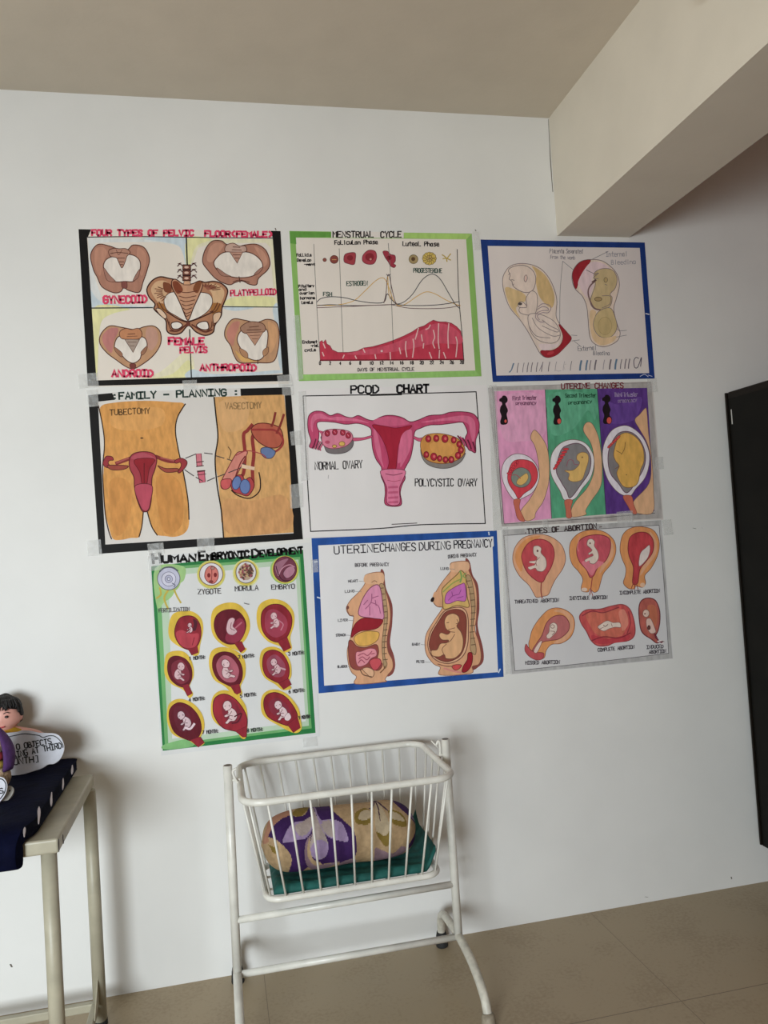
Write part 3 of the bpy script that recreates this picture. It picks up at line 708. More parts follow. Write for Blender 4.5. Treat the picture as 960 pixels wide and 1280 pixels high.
p.f('270,298 320,296 362,286 362,296 320,308 272,312', (184, 66, 104), MAGD, 2); p.f('566,290 590,298 614,296 616,312 590,314 564,300', (184, 66, 104), MAGD, 2)
for k in range(7):
    p.l([(88+k*7, 300+k*4), (80+k*6, 330+k*3), (70+k*8, 345+k*2)], MAGD if k % 2 else MAG, 6); p.l([(110+k*8, 262+k*2), (122+k*7, 280), (120+k*9, 296)], MAG, 5)
    p.l([(776+k*12, 288+k*5), (790+k*11, 306+k*6), (800+k*10, 330+k*5)], MAG if k % 2 else MAGD, 7)
p.part('ovary_drawing', 75, 'grey and pink ovary')
p.f('120,290 136,340 150,366 190,374 240,366 270,340 272,310 240,330 180,340', (104, 96, 98), (70, 62, 66), 3)
p.f('122,300 134,266 170,256 220,258 260,270 272,300 250,330 210,346 160,348 130,330', (192, 106, 130), (110, 50, 66), 3)
for x, y in ((150, 276), (186, 270), (224, 272), (250, 286)): p.e(x, y, 12, 14, (150, 20, 50), line=(100, 16, 34)); p.l([(x-3, y-4), (x+3, y+4)], (205, 110, 130), 3)
p.e(220, 326, 14, 11, (196, 156, 70), line=(120, 80, 30)); p.e(184, 338, 10, 7, (196, 160, 70), line=(120, 80, 30)); p.e(150, 318, 12, 8, (170, 60, 90))
p.part('ovary_drawing', 75, 'yellow ovary ringed with red cysts')
p.f('600,350 604,390 630,424 680,442 740,440 790,412 812,370 780,400 700,420 640,400', (120, 112, 108), (80, 72, 70), 3)
p.f('600,310 624,284 680,276 740,286 780,304 806,340 808,370 780,400 720,420 660,416 616,394 598,350', (186, 124, 48), (110, 62, 30), 3)
p.f('640,330 700,310 760,340 740,380 670,380', (196, 136, 60))
for x, y, r in ((634, 302, 13), (672, 300, 13), (714, 302, 15), (756, 308, 12), (782, 328, 12), (790, 356, 13), (776, 382, 13), (744, 402, 13), (716, 402, 12), (688, 396, 11), (660, 388, 15), (624, 378, 12)):
    p.e(x, y, r, r+3, (158, 14, 42), line=(96, 10, 30)); p.e(x+2, y-1, r*.4, r*.5, (196, 84, 84))
p.part('title_lettering', 8); p.t('PCOD', 264, 84, 396, 82, 36, (22, 20, 24), 6.5); p.t('CHART', 486, 80, 636, 78, 36, (22, 20, 24), 8)
p.part('caption_lettering', 4); p.t('NORMAL OVARY', 92, 450, 318, 440, 36, (36, 32, 36), 4); p.t('POLYCYSTIC OVARY', 572, 528, 868, 528, 34, (36, 32, 36), 4)
p.l('156,476 154,492', (150, 145, 150), 3)
p.end()
for q in ('372,490 382,489 386,600 376,602', '610,482 620,481 626,662 616,664'): tape(p, q)

# ---- 6: uterine changes, three coloured columns
p = Poster([(612, 484.5), (815.5, 476.5), (829, 649.5), (627, 658.5)], 'poster in pink, green and purple columns with growing wombs and black figures', light=0.56, paper=(166, 160, 156))
p.crop(605, 470, 4.174)
p.part('grey_edging', label='smudged grey pencil edging')
p.frame('20,62 872,30 930,742 92,786', '48,76 850,64 888,708 104,770', (142, 136, 134), .22, 40)
p.l('44,60 66,420 94,772', (80, 76, 78), 3); p.l('40,58 400,46 868,36', (120, 114, 114), 3); p.l('104,772 500,748 890,716', (70, 66, 66), 3)
p.part('coloured_column', 8, 'pink column'); p.f('52,80 318,72 336,420 352,744 104,770 76,420', (188, 122, 158), smooth=False, var=.14, scale=45); p.f('80,120 300,100 316,300 200,340 100,320', (194, 134, 166), var=.14); p.l('52,80 76,420 104,770', (70, 50, 60), 3)
p.part('coloured_column', 8, 'green column'); p.f('318,72 590,66 616,420 636,722 352,744 336,420', (64, 132, 100), smooth=False, var=.22, scale=45); p.f('350,300 460,280 540,180 580,230 560,100 340,100', (74, 140, 110), var=.2); p.l('318,72 336,420 352,744', (60, 60, 60), 3)
p.part('coloured_column', 8, 'purple column'); p.f('590,66 850,62 872,420 888,706 636,722 616,420', (72, 38, 108), smooth=False, var=.22, scale=45); p.f('610,120 700,150 820,110 780,230 640,240', (82, 48, 122), var=.2); p.l('590,66 616,420 636,722', (50, 35, 60), 3)
TAN = (196, 150, 110); OUT = (92, 66, 60)
p.part('womb_drawing', 14)
p.f('242,322 262,282 300,320 330,380 340,470 336,560 310,650 270,712 262,742 220,756 190,720 200,690 240,640 280,560 286,480 276,410 262,360', TAN, OUT, 2.5)
p.f('90,510 104,450 140,415 180,406 230,420 270,460 288,510 280,560 250,610 196,640 180,650 150,640 110,580', (196, 186, 194), OUT, 3)
p.f('150,448 200,436 250,450 276,490 276,540 250,584 210,612 180,640 160,610 128,560 124,510', (176, 40, 54), (100, 24, 36), 3)
p.e(193, 530, 52, 52, (104, 112, 104), line=(80, 60, 60)); p.f('170,560 176,540 200,520 222,508 230,530 216,556 190,570', (206, 164, 84), (110, 76, 40), 2); p.l('140,520 166,516 190,536', (150, 40, 60), 3)
for k in range(6): p.e(128+k*9, 510-k*12, 10, 5, (186, 34, 50), 20+k*14, (110, 20, 34), 2)
p.f('154,648 188,644 184,690 212,756 176,746 160,690', (166, 82, 62), (110, 50, 40), 2)
p.part('womb_drawing', 14)
p.f('518,286 530,246 560,246 590,300 608,380 616,500 606,580 560,650 530,700 530,724 460,736 454,700 480,650 540,580 572,500 572,420 556,350', TAN, OUT, 2.5)
p.f('344,470 356,400 400,350 460,332 520,346 560,390 574,450 556,530 510,590 474,640 420,648 396,600 356,530', (196, 190, 194), OUT, 3)
p.f('376,490 400,390 440,360 490,352 530,376 556,430 548,500 510,560 450,636 430,600 400,550', (108, 104, 106), (86, 48, 70), 4)
p.f('486,412 510,398 538,406 544,440 526,500 510,540 470,552 440,540 444,510 420,494 462,492 490,470 498,450 484,436', (200, 160, 84), (120, 82, 44), 2.5); p.e(512, 424, 4, 4, (110, 70, 40)); p.l('430,470 440,440 462,440 470,460 490,462', (130, 60, 80), 3)
for k in range(7): p.e(372+k*9, 478-k*16, 15, 6, (186, 36, 46), -40+k*6, (110, 24, 34), 2)
p.f('420,650 460,648 452,690 456,736 430,738 426,700', (166, 82, 62), (110, 50, 40), 2)
p.part('womb_drawing', 14)
p.f('786,230 812,200 838,170 848,180 858,300 876,450 884,600 880,712 800,716 776,690 782,650 860,560 870,440 850,350 812,280', TAN, OUT, 2.5)
p.f('618,440 624,360 660,290 710,262 760,264 820,310 856,380 862,450 840,530 790,590 762,626 720,620 680,590 640,530', (190, 182, 190), OUT, 3)
p.f('646,440 656,370 700,300 760,292 810,330 840,400 836,470 800,540 745,610 700,560 660,510', (106, 100, 102), (84, 46, 70), 4)
p.f('676,400 700,320 740,296 790,318 826,370 834,440 816,490 800,560 760,582 720,570 692,510 704,470 684,440', (196, 148, 60), (110, 76, 44), 3, var=.14)
p.l('736,346 732,380 716,410', (110, 70, 36), 3); p.l('690,390 716,404', (110, 70, 36), 3); p.l('684,484 706,470', (110, 70, 36), 3); p.e(742, 516, 3, 3, (110, 70, 40))
for k in range(6): p.e(654+k*9, 366-k*9, 14, 6, (190, 60, 56), -46, (120, 30, 34), 2)
p.f('724,628 768,626 780,670 796,716 772,716 750,680', (166, 82, 62), (110, 50, 40), 2)
for dx, dy, b in ((0, 0, 10), (277, 0, 16), (536, -4, 20)):
    p.part('silhouette_drawing', 14)
    p.f([(x+dx, y+dy) for x, y in pts('80,120 92,112 98,103 112,104 122,118 121,134 112,144 116,158 124,180 118,200 122,222 124,240 116,252 92,254 84,240 90,210 82,184 86,160 94,148 90,136 80,132')], (26, 18, 22))
    p.e(112+dx+(b-10)*.3, 234+dy, b*.8, b+2, (26, 18, 22)); p.e(112+dx+(b-10)*.4, 236+dy, b*.6, b*.85, (180, 60, 52))
p.part('title_lettering', 10, 'dark red title lettering'); p.t('UTERINE CHANGES', 404, 68, 726, 62, 27, (96, 30, 40), 4.5)
p.part('caption_lettering', 14)
for s, x0, y0, x1, y1, c in (('First Trimester', 150, 126, 274, 122, (110, 60, 90)), ('pregnancy', 166, 152, 272, 150, (110, 60, 90)), ('Second Trimester', 424, 112, 584, 110, (30, 70, 50)), ('pregnancy', 440, 150, 562, 142, (30, 70, 50)), ('Third Trimester', 680, 108, 800, 106, (130, 110, 150)), ('pregnancy', 700, 140, 796, 134, (120, 100, 140))): p.t(s, x0, y0, x1, y1, 20, c, 3)
p.end()
for q in ('677,650 684,649 685,660 678,661', '770,640 790,638 791,652 771,654', '818,572 828,571 829,586 819,587', '808,474 820,473 821,490 810,491'): tape(p, q)

# ---- 7: embryonic development, green watercolour border
GB, GB2, GB3 = (34, 122, 62), (104, 168, 100), (176, 198, 172)
p = Poster([(186, 695.5), (388, 677.8), (399.8, 920.5), (201.6, 944.5)], 'tall poster of red wombs haloed in yellow with a green border', light=0.84, paper=(208, 208, 208))
p.crop(180, 675, 4.2667)
p.part('painted_border', label='green watercolour border')
p.frame('38,140 848,52 915,1028 100,1124', '132,190 806,130 862,966 150,1060', GB3, .06, 12)
p.frame('38,140 848,52 915,1028 100,1124', '84,162 824,104 880,990 130,1090', GB2, .14, 14)
p.frame('38,140 848,52 915,1028 100,1124', '58,148 832,90 894,1004 112,1104', GB, .14, 14)
p.f('60,150 210,140 215,210 180,240 150,300 110,330 70,360', (150, 190, 120)); p.f('110,1090 240,1060 260,1100 110,1116', (120, 178, 110))
p.part('title_lettering', 12, 'thick black title lettering')
p.t('H', 50, 124, 88, 121, 48, BLACK, 12, 1.0); p.t('UMAN', 100, 120, 276, 112, 34, BLACK, 11); p.t('E', 296, 108, 326, 106, 46, BLACK, 11, 1.0); p.t('MBRYONIC', 338, 106, 560, 92, 34, BLACK, 10); p.t('D', 578, 92, 612, 90, 42, BLACK, 10, 1.0); p.t('EVELOPMENT', 620, 88, 846, 70, 32, BLACK, 9)
Y1, Y2 = (206, 186, 60), (214, 176, 30)
p.part('egg_drawing', 14)
p.e(132, 210, 66, 72, (160, 190, 110)); p.l('84,256 90,290 68,310', (190, 166, 50), 9); p.l('130,266 108,310 128,366', (190, 166, 50), 10); p.l('160,262 176,300 196,334', (190, 166, 50), 9)
p.e(132, 206, 60, 60, (182, 182, 204), line=(90, 90, 110), lw=4); p.l('84,168 110,148 150,146 180,164', (84, 90, 100), 8); p.e(132, 208, 38, 38, (196, 194, 212), line=(110, 108, 134), lw=3); p.e(132, 208, 20, 20, (172, 172, 196), line=(110, 108, 134), lw=3); p.e(132, 208, 8, 8, (200, 200, 214), line=(90, 88, 120)); p.l('150,230 166,240 160,250', (80, 80, 100), 4)
p.part('cell_drawing', 14); p.e(358, 184, 76, 76, (196, 192, 100)); p.e(358, 183, 70, 68, Y1); p.e(358, 182, 62, 60, (210, 204, 208), line=(110, 90, 90), lw=4)
p.f('330,160 350,140 374,142 392,162 396,196 384,222 366,232 340,222 324,196', (204, 110, 100), (130, 50, 50), 4); p.l('360,140 362,190 356,226', (130, 50, 50), 4); p.e(346, 188, 9, 12, (120, 30, 34)); p.e(380, 186, 9, 12, (120, 30, 34)); p.e(366, 150, 10, 8, (170, 120, 110), line=(110, 60, 60)); p.e(358, 222, 12, 8, (130, 50, 50))
p.part('cell_drawing', 14); p.e(544, 176, 72, 74, (206, 206, 140)); p.e(544, 174, 64, 68, Y1); p.e(544, 172, 54, 58, (206, 200, 200), line=(100, 90, 80), lw=4); p.e(544, 170, 40, 44, (176, 150, 130))
for k in range(95): _a, _r = random.uniform(0, 6.3), random.random()**.5; p.e(544+_r*38*math.cos(_a), 170+_r*42*math.sin(_a), 5.5, 5.5, random.choice([(110, 66, 56), (150, 70, 80), (190, 160, 110), (80, 60, 50)]))
p.part('embryo_drawing', 14); p.e(750, 160, 78, 76, (150, 190, 100)); p.e(752, 158, 70, 74, Y1); p.e(752, 156, 62, 68, (112, 50, 70), line=(80, 34, 46), lw=4, var=.2)
p.f('700,130 730,110 770,100 740,140 720,190 704,170', (150, 96, 116)); p.f('742,180 760,150 790,138 806,160 790,190 760,204', (174, 116, 138), (90, 40, 60), 3); p.l('716,190 730,160 752,140 780,132 802,144', (190, 130, 150), 5); p.l('704,140 716,180 740,214 780,216', (70, 26, 44), 5)
RDK, RM, RL = (98, 16, 34), (138, 22, 40), (166, 44, 62)
FC = (206, 168, 174)
WB = [14]
def womb(halo, body, neck, base, inner=None, inner_c=RL):
    WB[0] += 13; p.part('womb_drawing', WB[0])
    p.f(halo, Y2, var=.14, scale=40)
    p.f(body, base, (90, 14, 30), 4, var=.22, scale=40)
    p.f(neck, RM, (100, 16, 30), 2, False, var=.2)
    if inner: p.f(inner, inner_c, var=.18, scale=40)
womb('130,470 150,400 200,378 260,382 306,420 316,480 300,560 292,610 260,616 240,590 190,570 140,530', '164,480 186,422 226,404 270,412 298,450 304,510 284,566 250,586 206,572 172,530', '214,566 284,560 290,600 254,614 240,590', RM, '170,500 200,480 250,500 292,500 280,560 240,576 196,560', (178, 50, 66))
p.fetus(244, 470, 40, 0, FC, (110, 40, 56), 3); p.f('262,422 284,436 276,480 258,480 266,450', (80, 24, 40)); p.l('268,520 258,560', (120, 20, 40), 4)
womb('356,440 370,370 430,336 500,340 550,390 566,460 548,520 520,560 548,580 524,606 500,590 420,560 370,510', '374,460 386,404 430,374 490,374 530,410 544,460 524,520 490,552 440,552 396,520', '480,548 520,540 540,582 516,600', RDK, '440,500 500,420 536,440 530,510 490,546 440,540', (140, 36, 62))
p.f('440,460 450,426 470,414 484,422 480,440 474,460 490,476 496,490 476,506 452,502 440,484', FC, (130, 60, 80), 3); p.l('466,440 462,470 484,482', (110, 40, 56), 3); p.l('486,470 520,440', (180, 90, 110), 8)
womb('600,400 620,340 680,314 750,330 796,380 800,450 780,520 788,580 750,600 730,570 660,540 612,480', '624,430 634,376 680,344 740,350 784,400 786,460 760,520 720,545 670,530 634,486', '712,540 762,516 784,574 746,594', RM, '650,390 700,370 760,420 756,490 700,520 650,480', (158, 50, 74))
p.fetus(696, 430, 62, -8, FC, (140, 80, 90), 3); p.l('720,430 742,450 730,480', (190, 110, 130), 6)
womb('108,680 120,610 170,590 220,600 256,650 266,720 244,780 262,820 240,842 210,800 150,770 116,730', '126,690 134,636 170,618 220,634 252,680 254,740 230,780 190,780 144,744', '204,776 236,766 258,818 232,832', RDK, '150,660 200,640 240,700 236,750 190,766 152,724', (126, 36, 54))
p.fetus(192, 702, 70, 10, FC, (110, 56, 66), 3, -1)
womb('346,660 362,590 420,570 490,590 536,640 540,720 516,780 524,820 490,836 430,780 370,740', '366,680 374,620 420,596 480,610 520,670 522,740 490,786 440,770 392,740', '460,776 508,766 518,812 490,826', RDK, '386,660 420,616 470,630 506,690 490,750 440,756 400,720', (170, 82, 100))
p.fetus(442, 690, 78, -14, (210, 176, 180), (110, 56, 66), 3, -1)
womb('616,660 628,590 680,568 740,590 780,650 786,720 770,760 786,790 740,800 700,770 640,730', '632,664 644,604 690,586 740,610 772,670 770,730 740,764 690,750 648,720', '716,764 770,738 786,770 744,796', RM, '656,640 700,610 750,660 746,720 700,730 664,700', (146, 60, 82))
p.fetus(700, 676, 64, -16, FC, (110, 56, 66), 3); p.l('720,680 752,690', (200, 150, 160), 9)
womb('122,930 136,870 190,846 260,870 310,930 322,1000 300,1060 324,1080 290,1100 240,1070 160,1040 130,990', '134,940 146,890 190,866 250,890 296,950 304,1020 270,1068 220,1060 160,1020', '246,1066 300,1048 322,1080 290,1104', RDK, '160,900 210,890 250,950 226,1020 176,1000', (100, 26, 44))
p.fetus(214, 960, 74, -30, (200, 172, 180), (90, 40, 56), 3); p.l('222,1000 246,1006 268,980', (215, 190, 200), 12)
womb('356,900 370,830 420,800 490,820 540,880 552,960 544,1050 520,1056 490,1020 420,1000 370,960', '368,880 382,838 430,820 490,850 540,920 550,980 530,1030 490,1020 420,1000 376,940', '488,1020 550,990 546,1050 526,1050', (150, 26, 44), '420,870 470,850 510,900 520,960 470,980 424,940', (130, 30, 50))
p.fetus(456, 916, 86, -18, (214, 184, 186), (110, 56, 66), 3); p.l('484,940 520,924 500,968 470,976', (90, 20, 36), 7)
womb('622,880 636,820 690,796 760,820 820,890 836,960 838,1010 800,1028 720,990 640,940', '638,880 650,830 700,812 760,840 810,910 816,960 780,990 720,974 660,940', '764,984 818,940 834,1000 796,1026', RM, '664,870 710,840 770,890 784,950 730,950 680,920', (130, 34, 54))
p.fetus(728, 906, 74, -24, (212, 184, 188), (110, 56, 66), 3); p.f('750,940 770,920 784,944 770,962 752,958', (220, 196, 200), (130, 80, 90), 2)
p.part('caption_lettering', 136)
for s, x0, y0, x1, y1, h in (('ZYGOTE', 288, 290, 410, 284, 26), ('MORULA', 486, 272, 608, 266, 26), ('EMBRYO', 680, 264, 802, 258, 24)): p.t(s, x0, y0, x1, y1, h, (70, 66, 70), 3.2)
p.t('FERTILIZATION', 80, 386, 242, 378, 20, (90, 86, 90), 2.6)
for i, (x, y) in enumerate(((242, 640), (504, 632), (770, 616), (240, 860), (514, 838), (772, 816), (312, 1034), (550, 1024), (826, 956))): p.t('%d MONTH:' % (i+1), x, y, x+(88 if i < 8 else 64), y-8, 18, (62, 58, 62), 3)
p.l('534,336 546,340 560,342', (90, 84, 84), 4)
p.end()
for q in ('184,692 200,690 202,712 186,714', '378,922 396,920 397,932 379,934'): tape(p, q)

# ---- 8: uterine changes during pregnancy, blue border
B8 = (14, 68, 142)
p = Poster([(389, 672), (621, 663.2), (629, 846), (398.3, 866.7)], 'poster of two side view bodies before and during pregnancy, bright blue border', light=0.72, paper=(202, 200, 202))
p.crop(385, 660, 3.7647)
p.part('painted_border', label='bright blue painted border')
p.frame('16,48 888,12 920,700 50,778', '48,82 866,42 894,678 76,742', B8, .24, 22)
for q in ('30,160 44,158', '44,326 58,330', '850,20 852,32', '896,680 904,664'): p.l(q, (190, 200, 216), 6)
p.f('860,40 872,40 874,84 862,96', (202, 200, 202), smooth=False)
p.part('title_lettering', 10); p.t('UTERINE', 124, 122, 334, 112, 36, (48, 44, 52), 4); p.t('CHANGES', 340, 110, 506, 106, 36, (48, 44, 52), 4); p.t('DURING', 524, 104, 670, 98, 36, (48, 44, 52), 4); p.t('PREGNANCY', 688, 96, 866, 88, 36, (48, 44, 52), 4)
p.part('caption_lettering', 4)
p.t('BEFORE PREGNANCY', 222, 182, 380, 178, 15, (100, 96, 100), 3); p.t('DURING PREGNANCY', 660, 142, 792, 132, 15, (100, 96, 100), 3)
for s, x, y in (('HEART', 190, 256), ('LUNG', 174, 304), ('LIVER', 142, 440), ('STOMACH', 132, 510), ('BLADDER', 140, 658)): p.t(s, x, y, x+44, y-2, 11, (90, 86, 90), 2.4); p.l([(x+48, y-6), (x+76, y-4)], (130, 124, 124), 2)
for s, x, y in (('LUNG', 624, 196), ('BABY', 490, 552), ('PELVIS', 510, 634)): p.t(s, x, y, x+36, y, 11, (90, 86, 90), 2.4); p.l([(x+40, y-4), (x+66, y-2)], (130, 124, 124), 2)
SKN, SKL = (200, 146, 106), (208, 160, 122); BON, RB = (166, 134, 96), (126, 62, 56)
p.part('body_drawing', 6, 'body side view before pregnancy')
p.f('340,210 358,208 366,280 396,360 396,450 386,540 404,600 410,650 396,688 366,692 368,600 350,400', RB)
p.f('272,220 352,210 356,270 372,320 386,380 386,440 372,520 376,580 396,620 398,660 376,690 362,712 360,724 224,734 228,700 206,680 190,640 184,580 196,530 206,480 214,416 196,412 182,390 182,370 200,340 240,300 268,260', SKN, (130, 80, 60), 3)
p.f('272,220 350,212 350,260 270,260', SKL)
p.l('214,416 200,412 190,400 182,372', (110, 70, 56), 3); p.e(186, 374, 7, 9, (110, 62, 52)); p.l('300,256 312,248 324,254', (130, 80, 60), 3)
p.f('336,270 358,270 368,340 374,420 362,520 360,600 372,640 360,660 352,620 348,540 358,440 352,350', BON, (110, 84, 60), 3)
for k in range(13): 
    yy = 284+k*28; xx = (346, 350, 354, 358, 361, 364, 365, 363, 361, 359, 358, 360, 364)[k]; p.l([(xx-9, yy), (xx+9, yy-2)], (100, 74, 54), 4)
p.f('240,410 246,360 270,310 300,276 330,268 344,300 352,370 354,428 300,424', (200, 124, 158), (120, 60, 84), 4)
for q in ('300,310 296,350 270,380', '296,350 330,366 340,400', '300,330 330,320', '280,340 262,360', '290,370 290,410', '320,364 316,340'): p.l(q, (150, 74, 112), 4)
p.f('204,514 208,480 226,446 260,424 310,426 352,434 330,468 290,480 250,484 226,496', (140, 14, 32), (90, 10, 24), 3)
p.f('216,520 232,500 270,486 310,486 334,494 328,524 300,546 260,556 230,548', (206, 156, 62), (130, 90, 40), 3, var=.14)
p.f('190,540 206,530 230,556 270,562 320,548 332,580 326,620 350,640 330,670 280,660 230,668 196,640', (136, 62, 54), (90, 44, 40), 3)
p.f('226,586 250,580 290,566 318,572 322,600 296,614 276,640 240,652 226,630', (206, 126, 138), (130, 54, 70), 3)
for q in ('236,600 260,590 280,600 300,580', '240,616 256,606 276,620 290,606', '236,636 250,620 266,634', '296,592 312,590'): p.l(q, (150, 60, 84), 4)
p.f('288,630 310,614 336,616 344,636 326,664 306,666', (186, 64, 74), (120, 30, 46), 3)
p.f('256,664 280,656 306,668 310,690 296,704 280,690', SKL, (120, 80, 60), 3); p.l('246,668 260,690 300,700', (90, 60, 44), 4); p.l('340,680 356,664 362,650', (110, 70, 40), 5)
p.part('body_drawing', 6, 'body side view during pregnancy with a baby inside')
p.f('740,160 760,158 774,220 800,270 806,380 798,460 822,560 826,620 806,650 770,660 790,520 780,380', RB)
p.f('674,164 752,158 756,200 784,260 794,320 792,420 786,480 804,540 814,600 804,640 772,652 766,684 622,692 622,656 592,640 560,600 550,556 556,500 590,440 624,390 630,372 608,370 590,350 592,320 620,270 650,230 672,200', SKN, (130, 80, 60), 3)
p.f('676,166 750,160 752,200 674,206', SKL)
p.f('630,360 608,368 588,350 584,330 600,300', SKN); p.l('632,372 608,370 590,352', (110, 70, 56), 3); p.f('576,340 584,326 594,328 590,346 580,348', (40, 26, 26))
p.f('742,230 764,228 780,300 786,380 774,480 790,560 786,596 764,572 766,500 770,400 760,300', BON, (110, 84, 60), 3)
for k in range(11): 
    yy = 250+k*30; xx = (754, 762, 770, 774, 777, 777, 775, 772, 771, 774, 778)[k]; p.l([(xx-10, yy), (xx+10, yy-2)], (100, 74, 54), 4)
p.f('630,290 660,256 700,220 718,200 736,214 742,232 748,320 756,372 700,364 640,382 634,330', (196, 158, 86), (120, 92, 50), 4)
p.l('636,300 680,260 720,240', (140, 150, 70), 6); p.l('716,204 722,230 716,254', (120, 150, 80), 8); p.l('742,236 730,226 742,212', (120, 150, 80), 5)
p.f('644,350 650,310 680,284 720,264 738,266 742,340 700,342 664,356', (182, 88, 166), (110, 50, 90), 3)
for q in ('660,340 680,320 710,312', '680,320 676,300', '710,312 720,290', '700,330 730,322'): p.l(q, (130, 50, 120), 3)
p.f('564,560 572,500 606,440 640,392 690,374 730,378 750,410 754,480 750,550 730,600 690,630 640,636 590,612', (206, 156, 120), (110, 70, 56), 4)
p.f('570,558 580,500 614,440 646,396 690,382 726,390 744,420 744,490 738,550 716,600 676,624 640,628 596,606', (128, 60, 48), (90, 44, 36), 3)
p.f('642,434 656,410 684,402 708,416 712,440 700,462 720,490 730,530 722,580 690,612 650,614 640,596 616,606 584,600 580,576 606,572 622,544 650,540 660,528 630,526 616,506 626,492 654,500 668,488 652,478 644,462', (208, 158, 110), (110, 66, 50), 4)
p.l('660,478 690,470', (130, 80, 60), 3); p.l('700,430 706,446 696,450', (120, 70, 56), 3); p.l('652,446 662,444', (90, 50, 40), 3); p.l('690,500 670,530 650,540', (120, 70, 54), 3); p.l('640,596 630,570 650,546', (120, 70, 54), 3); p.l('668,488 690,490', (120, 70, 54), 3)
p.f('676,650 700,642 722,646 708,664 690,668', (190, 60, 60), (110, 40, 40), 3); p.f('724,676 730,650 748,620 752,590 768,586 774,610 766,650 744,676', (146, 16, 32), (90, 14, 26), 3)
p.l('640,660 680,672 720,680', (196, 120, 110), 8); p.l('610,640 650,650 680,650', (120, 76, 60), 4)
p.end()
tape(p, '388,700 397,699 398,715 389,716')

# ---- 9: types of abortion, grey edging
p = Poster([(627, 663), (826.5, 649.8), (841, 823.5), (638.5, 843)], 'poster of six small orange and red wombs on grey edged paper', light=0.58, paper=(172, 170, 172))
p.crop(620, 645, 4.174)
p.part('grey_edging', label='smudged grey pencil edging')
p.frame('34,72 860,22 920,742 82,824', '44,104 852,48 900,716 98,808', (146, 144, 144), .2, 40)
for q in ('40,102 440,74 850,48', '850,48 880,400 900,716', '40,102 70,460 98,808', '98,808 500,764 900,716'): p.l(q, (84, 80, 84), 3)
OR1, OR2, RR = (188, 122, 66), (196, 142, 106), (164, 54, 62)
OL = (110, 62, 48); FW9 = (196, 178, 166)
p.part('womb_drawing', 8)
p.f('88,240 96,170 140,115 210,96 280,106 340,150 362,215 350,270 310,330 290,370 272,410 240,420 210,424 194,400 170,360 120,310', OR2, OL, 3); p.f('100,230 110,170 160,118 230,104 190,140 150,180 140,250 130,290', OR1)
p.f('134,200 160,150 200,124 250,124 290,150 304,200 290,260 262,310 240,346 200,330 160,290 138,240', RR, (120, 34, 44), 4, var=.16); p.l('236,344 234,390 240,428', (130, 54, 50), 6)
p.f('194,190 196,160 220,156 236,170 234,192 258,222 262,262 244,288 216,286 204,272 178,280 168,268 196,258 204,246 178,244 180,236 206,232 214,216 200,204', FW9, (120, 84, 80), 3); p.e(216, 182, 5, 6, (90, 50, 50)); p.l('226,216 208,238 212,260', (130, 60, 60), 3); p.l('176,240 200,244', FW9, 7); p.l('170,270 196,262', FW9, 7)
p.part('womb_drawing', 8)
p.f('382,190 392,130 440,86 510,72 570,86 616,130 624,190 600,250 560,300 544,350 532,388 510,398 490,380 480,396 448,392 444,370 452,330 430,290 396,250', OR1, OL, 3); p.f('560,100 606,140 612,200 580,250 540,300 560,230 590,180 590,130', OR2)
p.f('420,190 430,136 470,106 540,98 590,118 596,170 574,230 530,270 510,310 490,320 470,280 436,240', (168, 62, 76), (110, 34, 48), 4, var=.16); p.f('450,236 560,240 520,280 500,310 480,290', (186, 96, 110))
p.f('474,150 480,124 500,120 514,134 512,156 530,186 534,220 514,248 490,246 484,232 466,238 464,228 490,214 506,206 500,196 484,202 482,194 500,180 490,166', FW9, (120, 84, 80), 3); p.e(490, 142, 4, 5, (90, 50, 50)); p.l('468,236 490,226', FW9, 7); p.l('486,198 506,188', FW9, 6)
p.l('502,316 494,380 488,410', (140, 54, 50), 5); p.l('494,384 504,416', (130, 60, 50), 4); p.e(460, 384, 16, 10, (205, 178, 160)); p.l('436,110 424,160 430,184', (205, 120, 120), 4)
p.part('womb_drawing', 8)
p.f('646,170 660,100 700,64 760,56 820,74 850,130 844,200 810,270 776,310 780,350 764,372 730,366 720,380 690,378 664,350 674,310 676,270 656,220', OR1, OL, 3); p.f('800,80 836,130 832,200 790,260 750,310 790,200 810,140', OR2)
p.f('688,160 700,110 740,86 790,90 820,130 816,190 780,240 750,280 738,350 712,350 716,270 694,210', (160, 44, 52), (110, 30, 40), 4, var=.2); p.f('746,262 752,196 780,166 800,152 802,186 786,226', (200, 186, 182), (130, 70, 70), 3)
p.l('716,350 704,380', (130, 50, 44), 4); p.l('724,350 722,384', (130, 50, 44), 4); p.l('732,350 740,382', (130, 50, 44), 4); p.e(764, 360, 13, 12, (200, 160, 130))
p.part('womb_drawing', 8)
p.f('176,640 190,590 230,530 280,486 340,482 396,516 410,570 390,630 340,664 290,670 262,700 250,740 210,746 180,710 170,670', OR1, OL, 3); p.f('300,496 350,490 398,530 400,590 360,650 300,664 360,610 384,560 350,510', OR2)
p.f('156,668 172,690 200,710 236,712 250,720 240,746 206,750 170,730 150,700', (160, 62, 66), (110, 40, 46), 3)
p.f('240,620 262,560 300,524 350,520 380,556 376,600 330,640 280,650 240,660 216,706 190,700 214,660', (156, 84, 84), (110, 50, 54), 4); p.f('222,660 240,654 214,712 196,704', (205, 180, 170), (120, 70, 60), 3)
p.f('280,570 300,556 318,570 316,600 300,620 276,640 262,626 276,604', FW9, (120, 84, 80), 3); p.e(294, 576, 10, 9, (210, 190, 176), line=(110, 70, 66), lw=3); p.l('284,600 306,604 292,620', (120, 80, 76), 3); p.e(272, 630, 8, 8, FW9)
p.part('womb_drawing', 8)
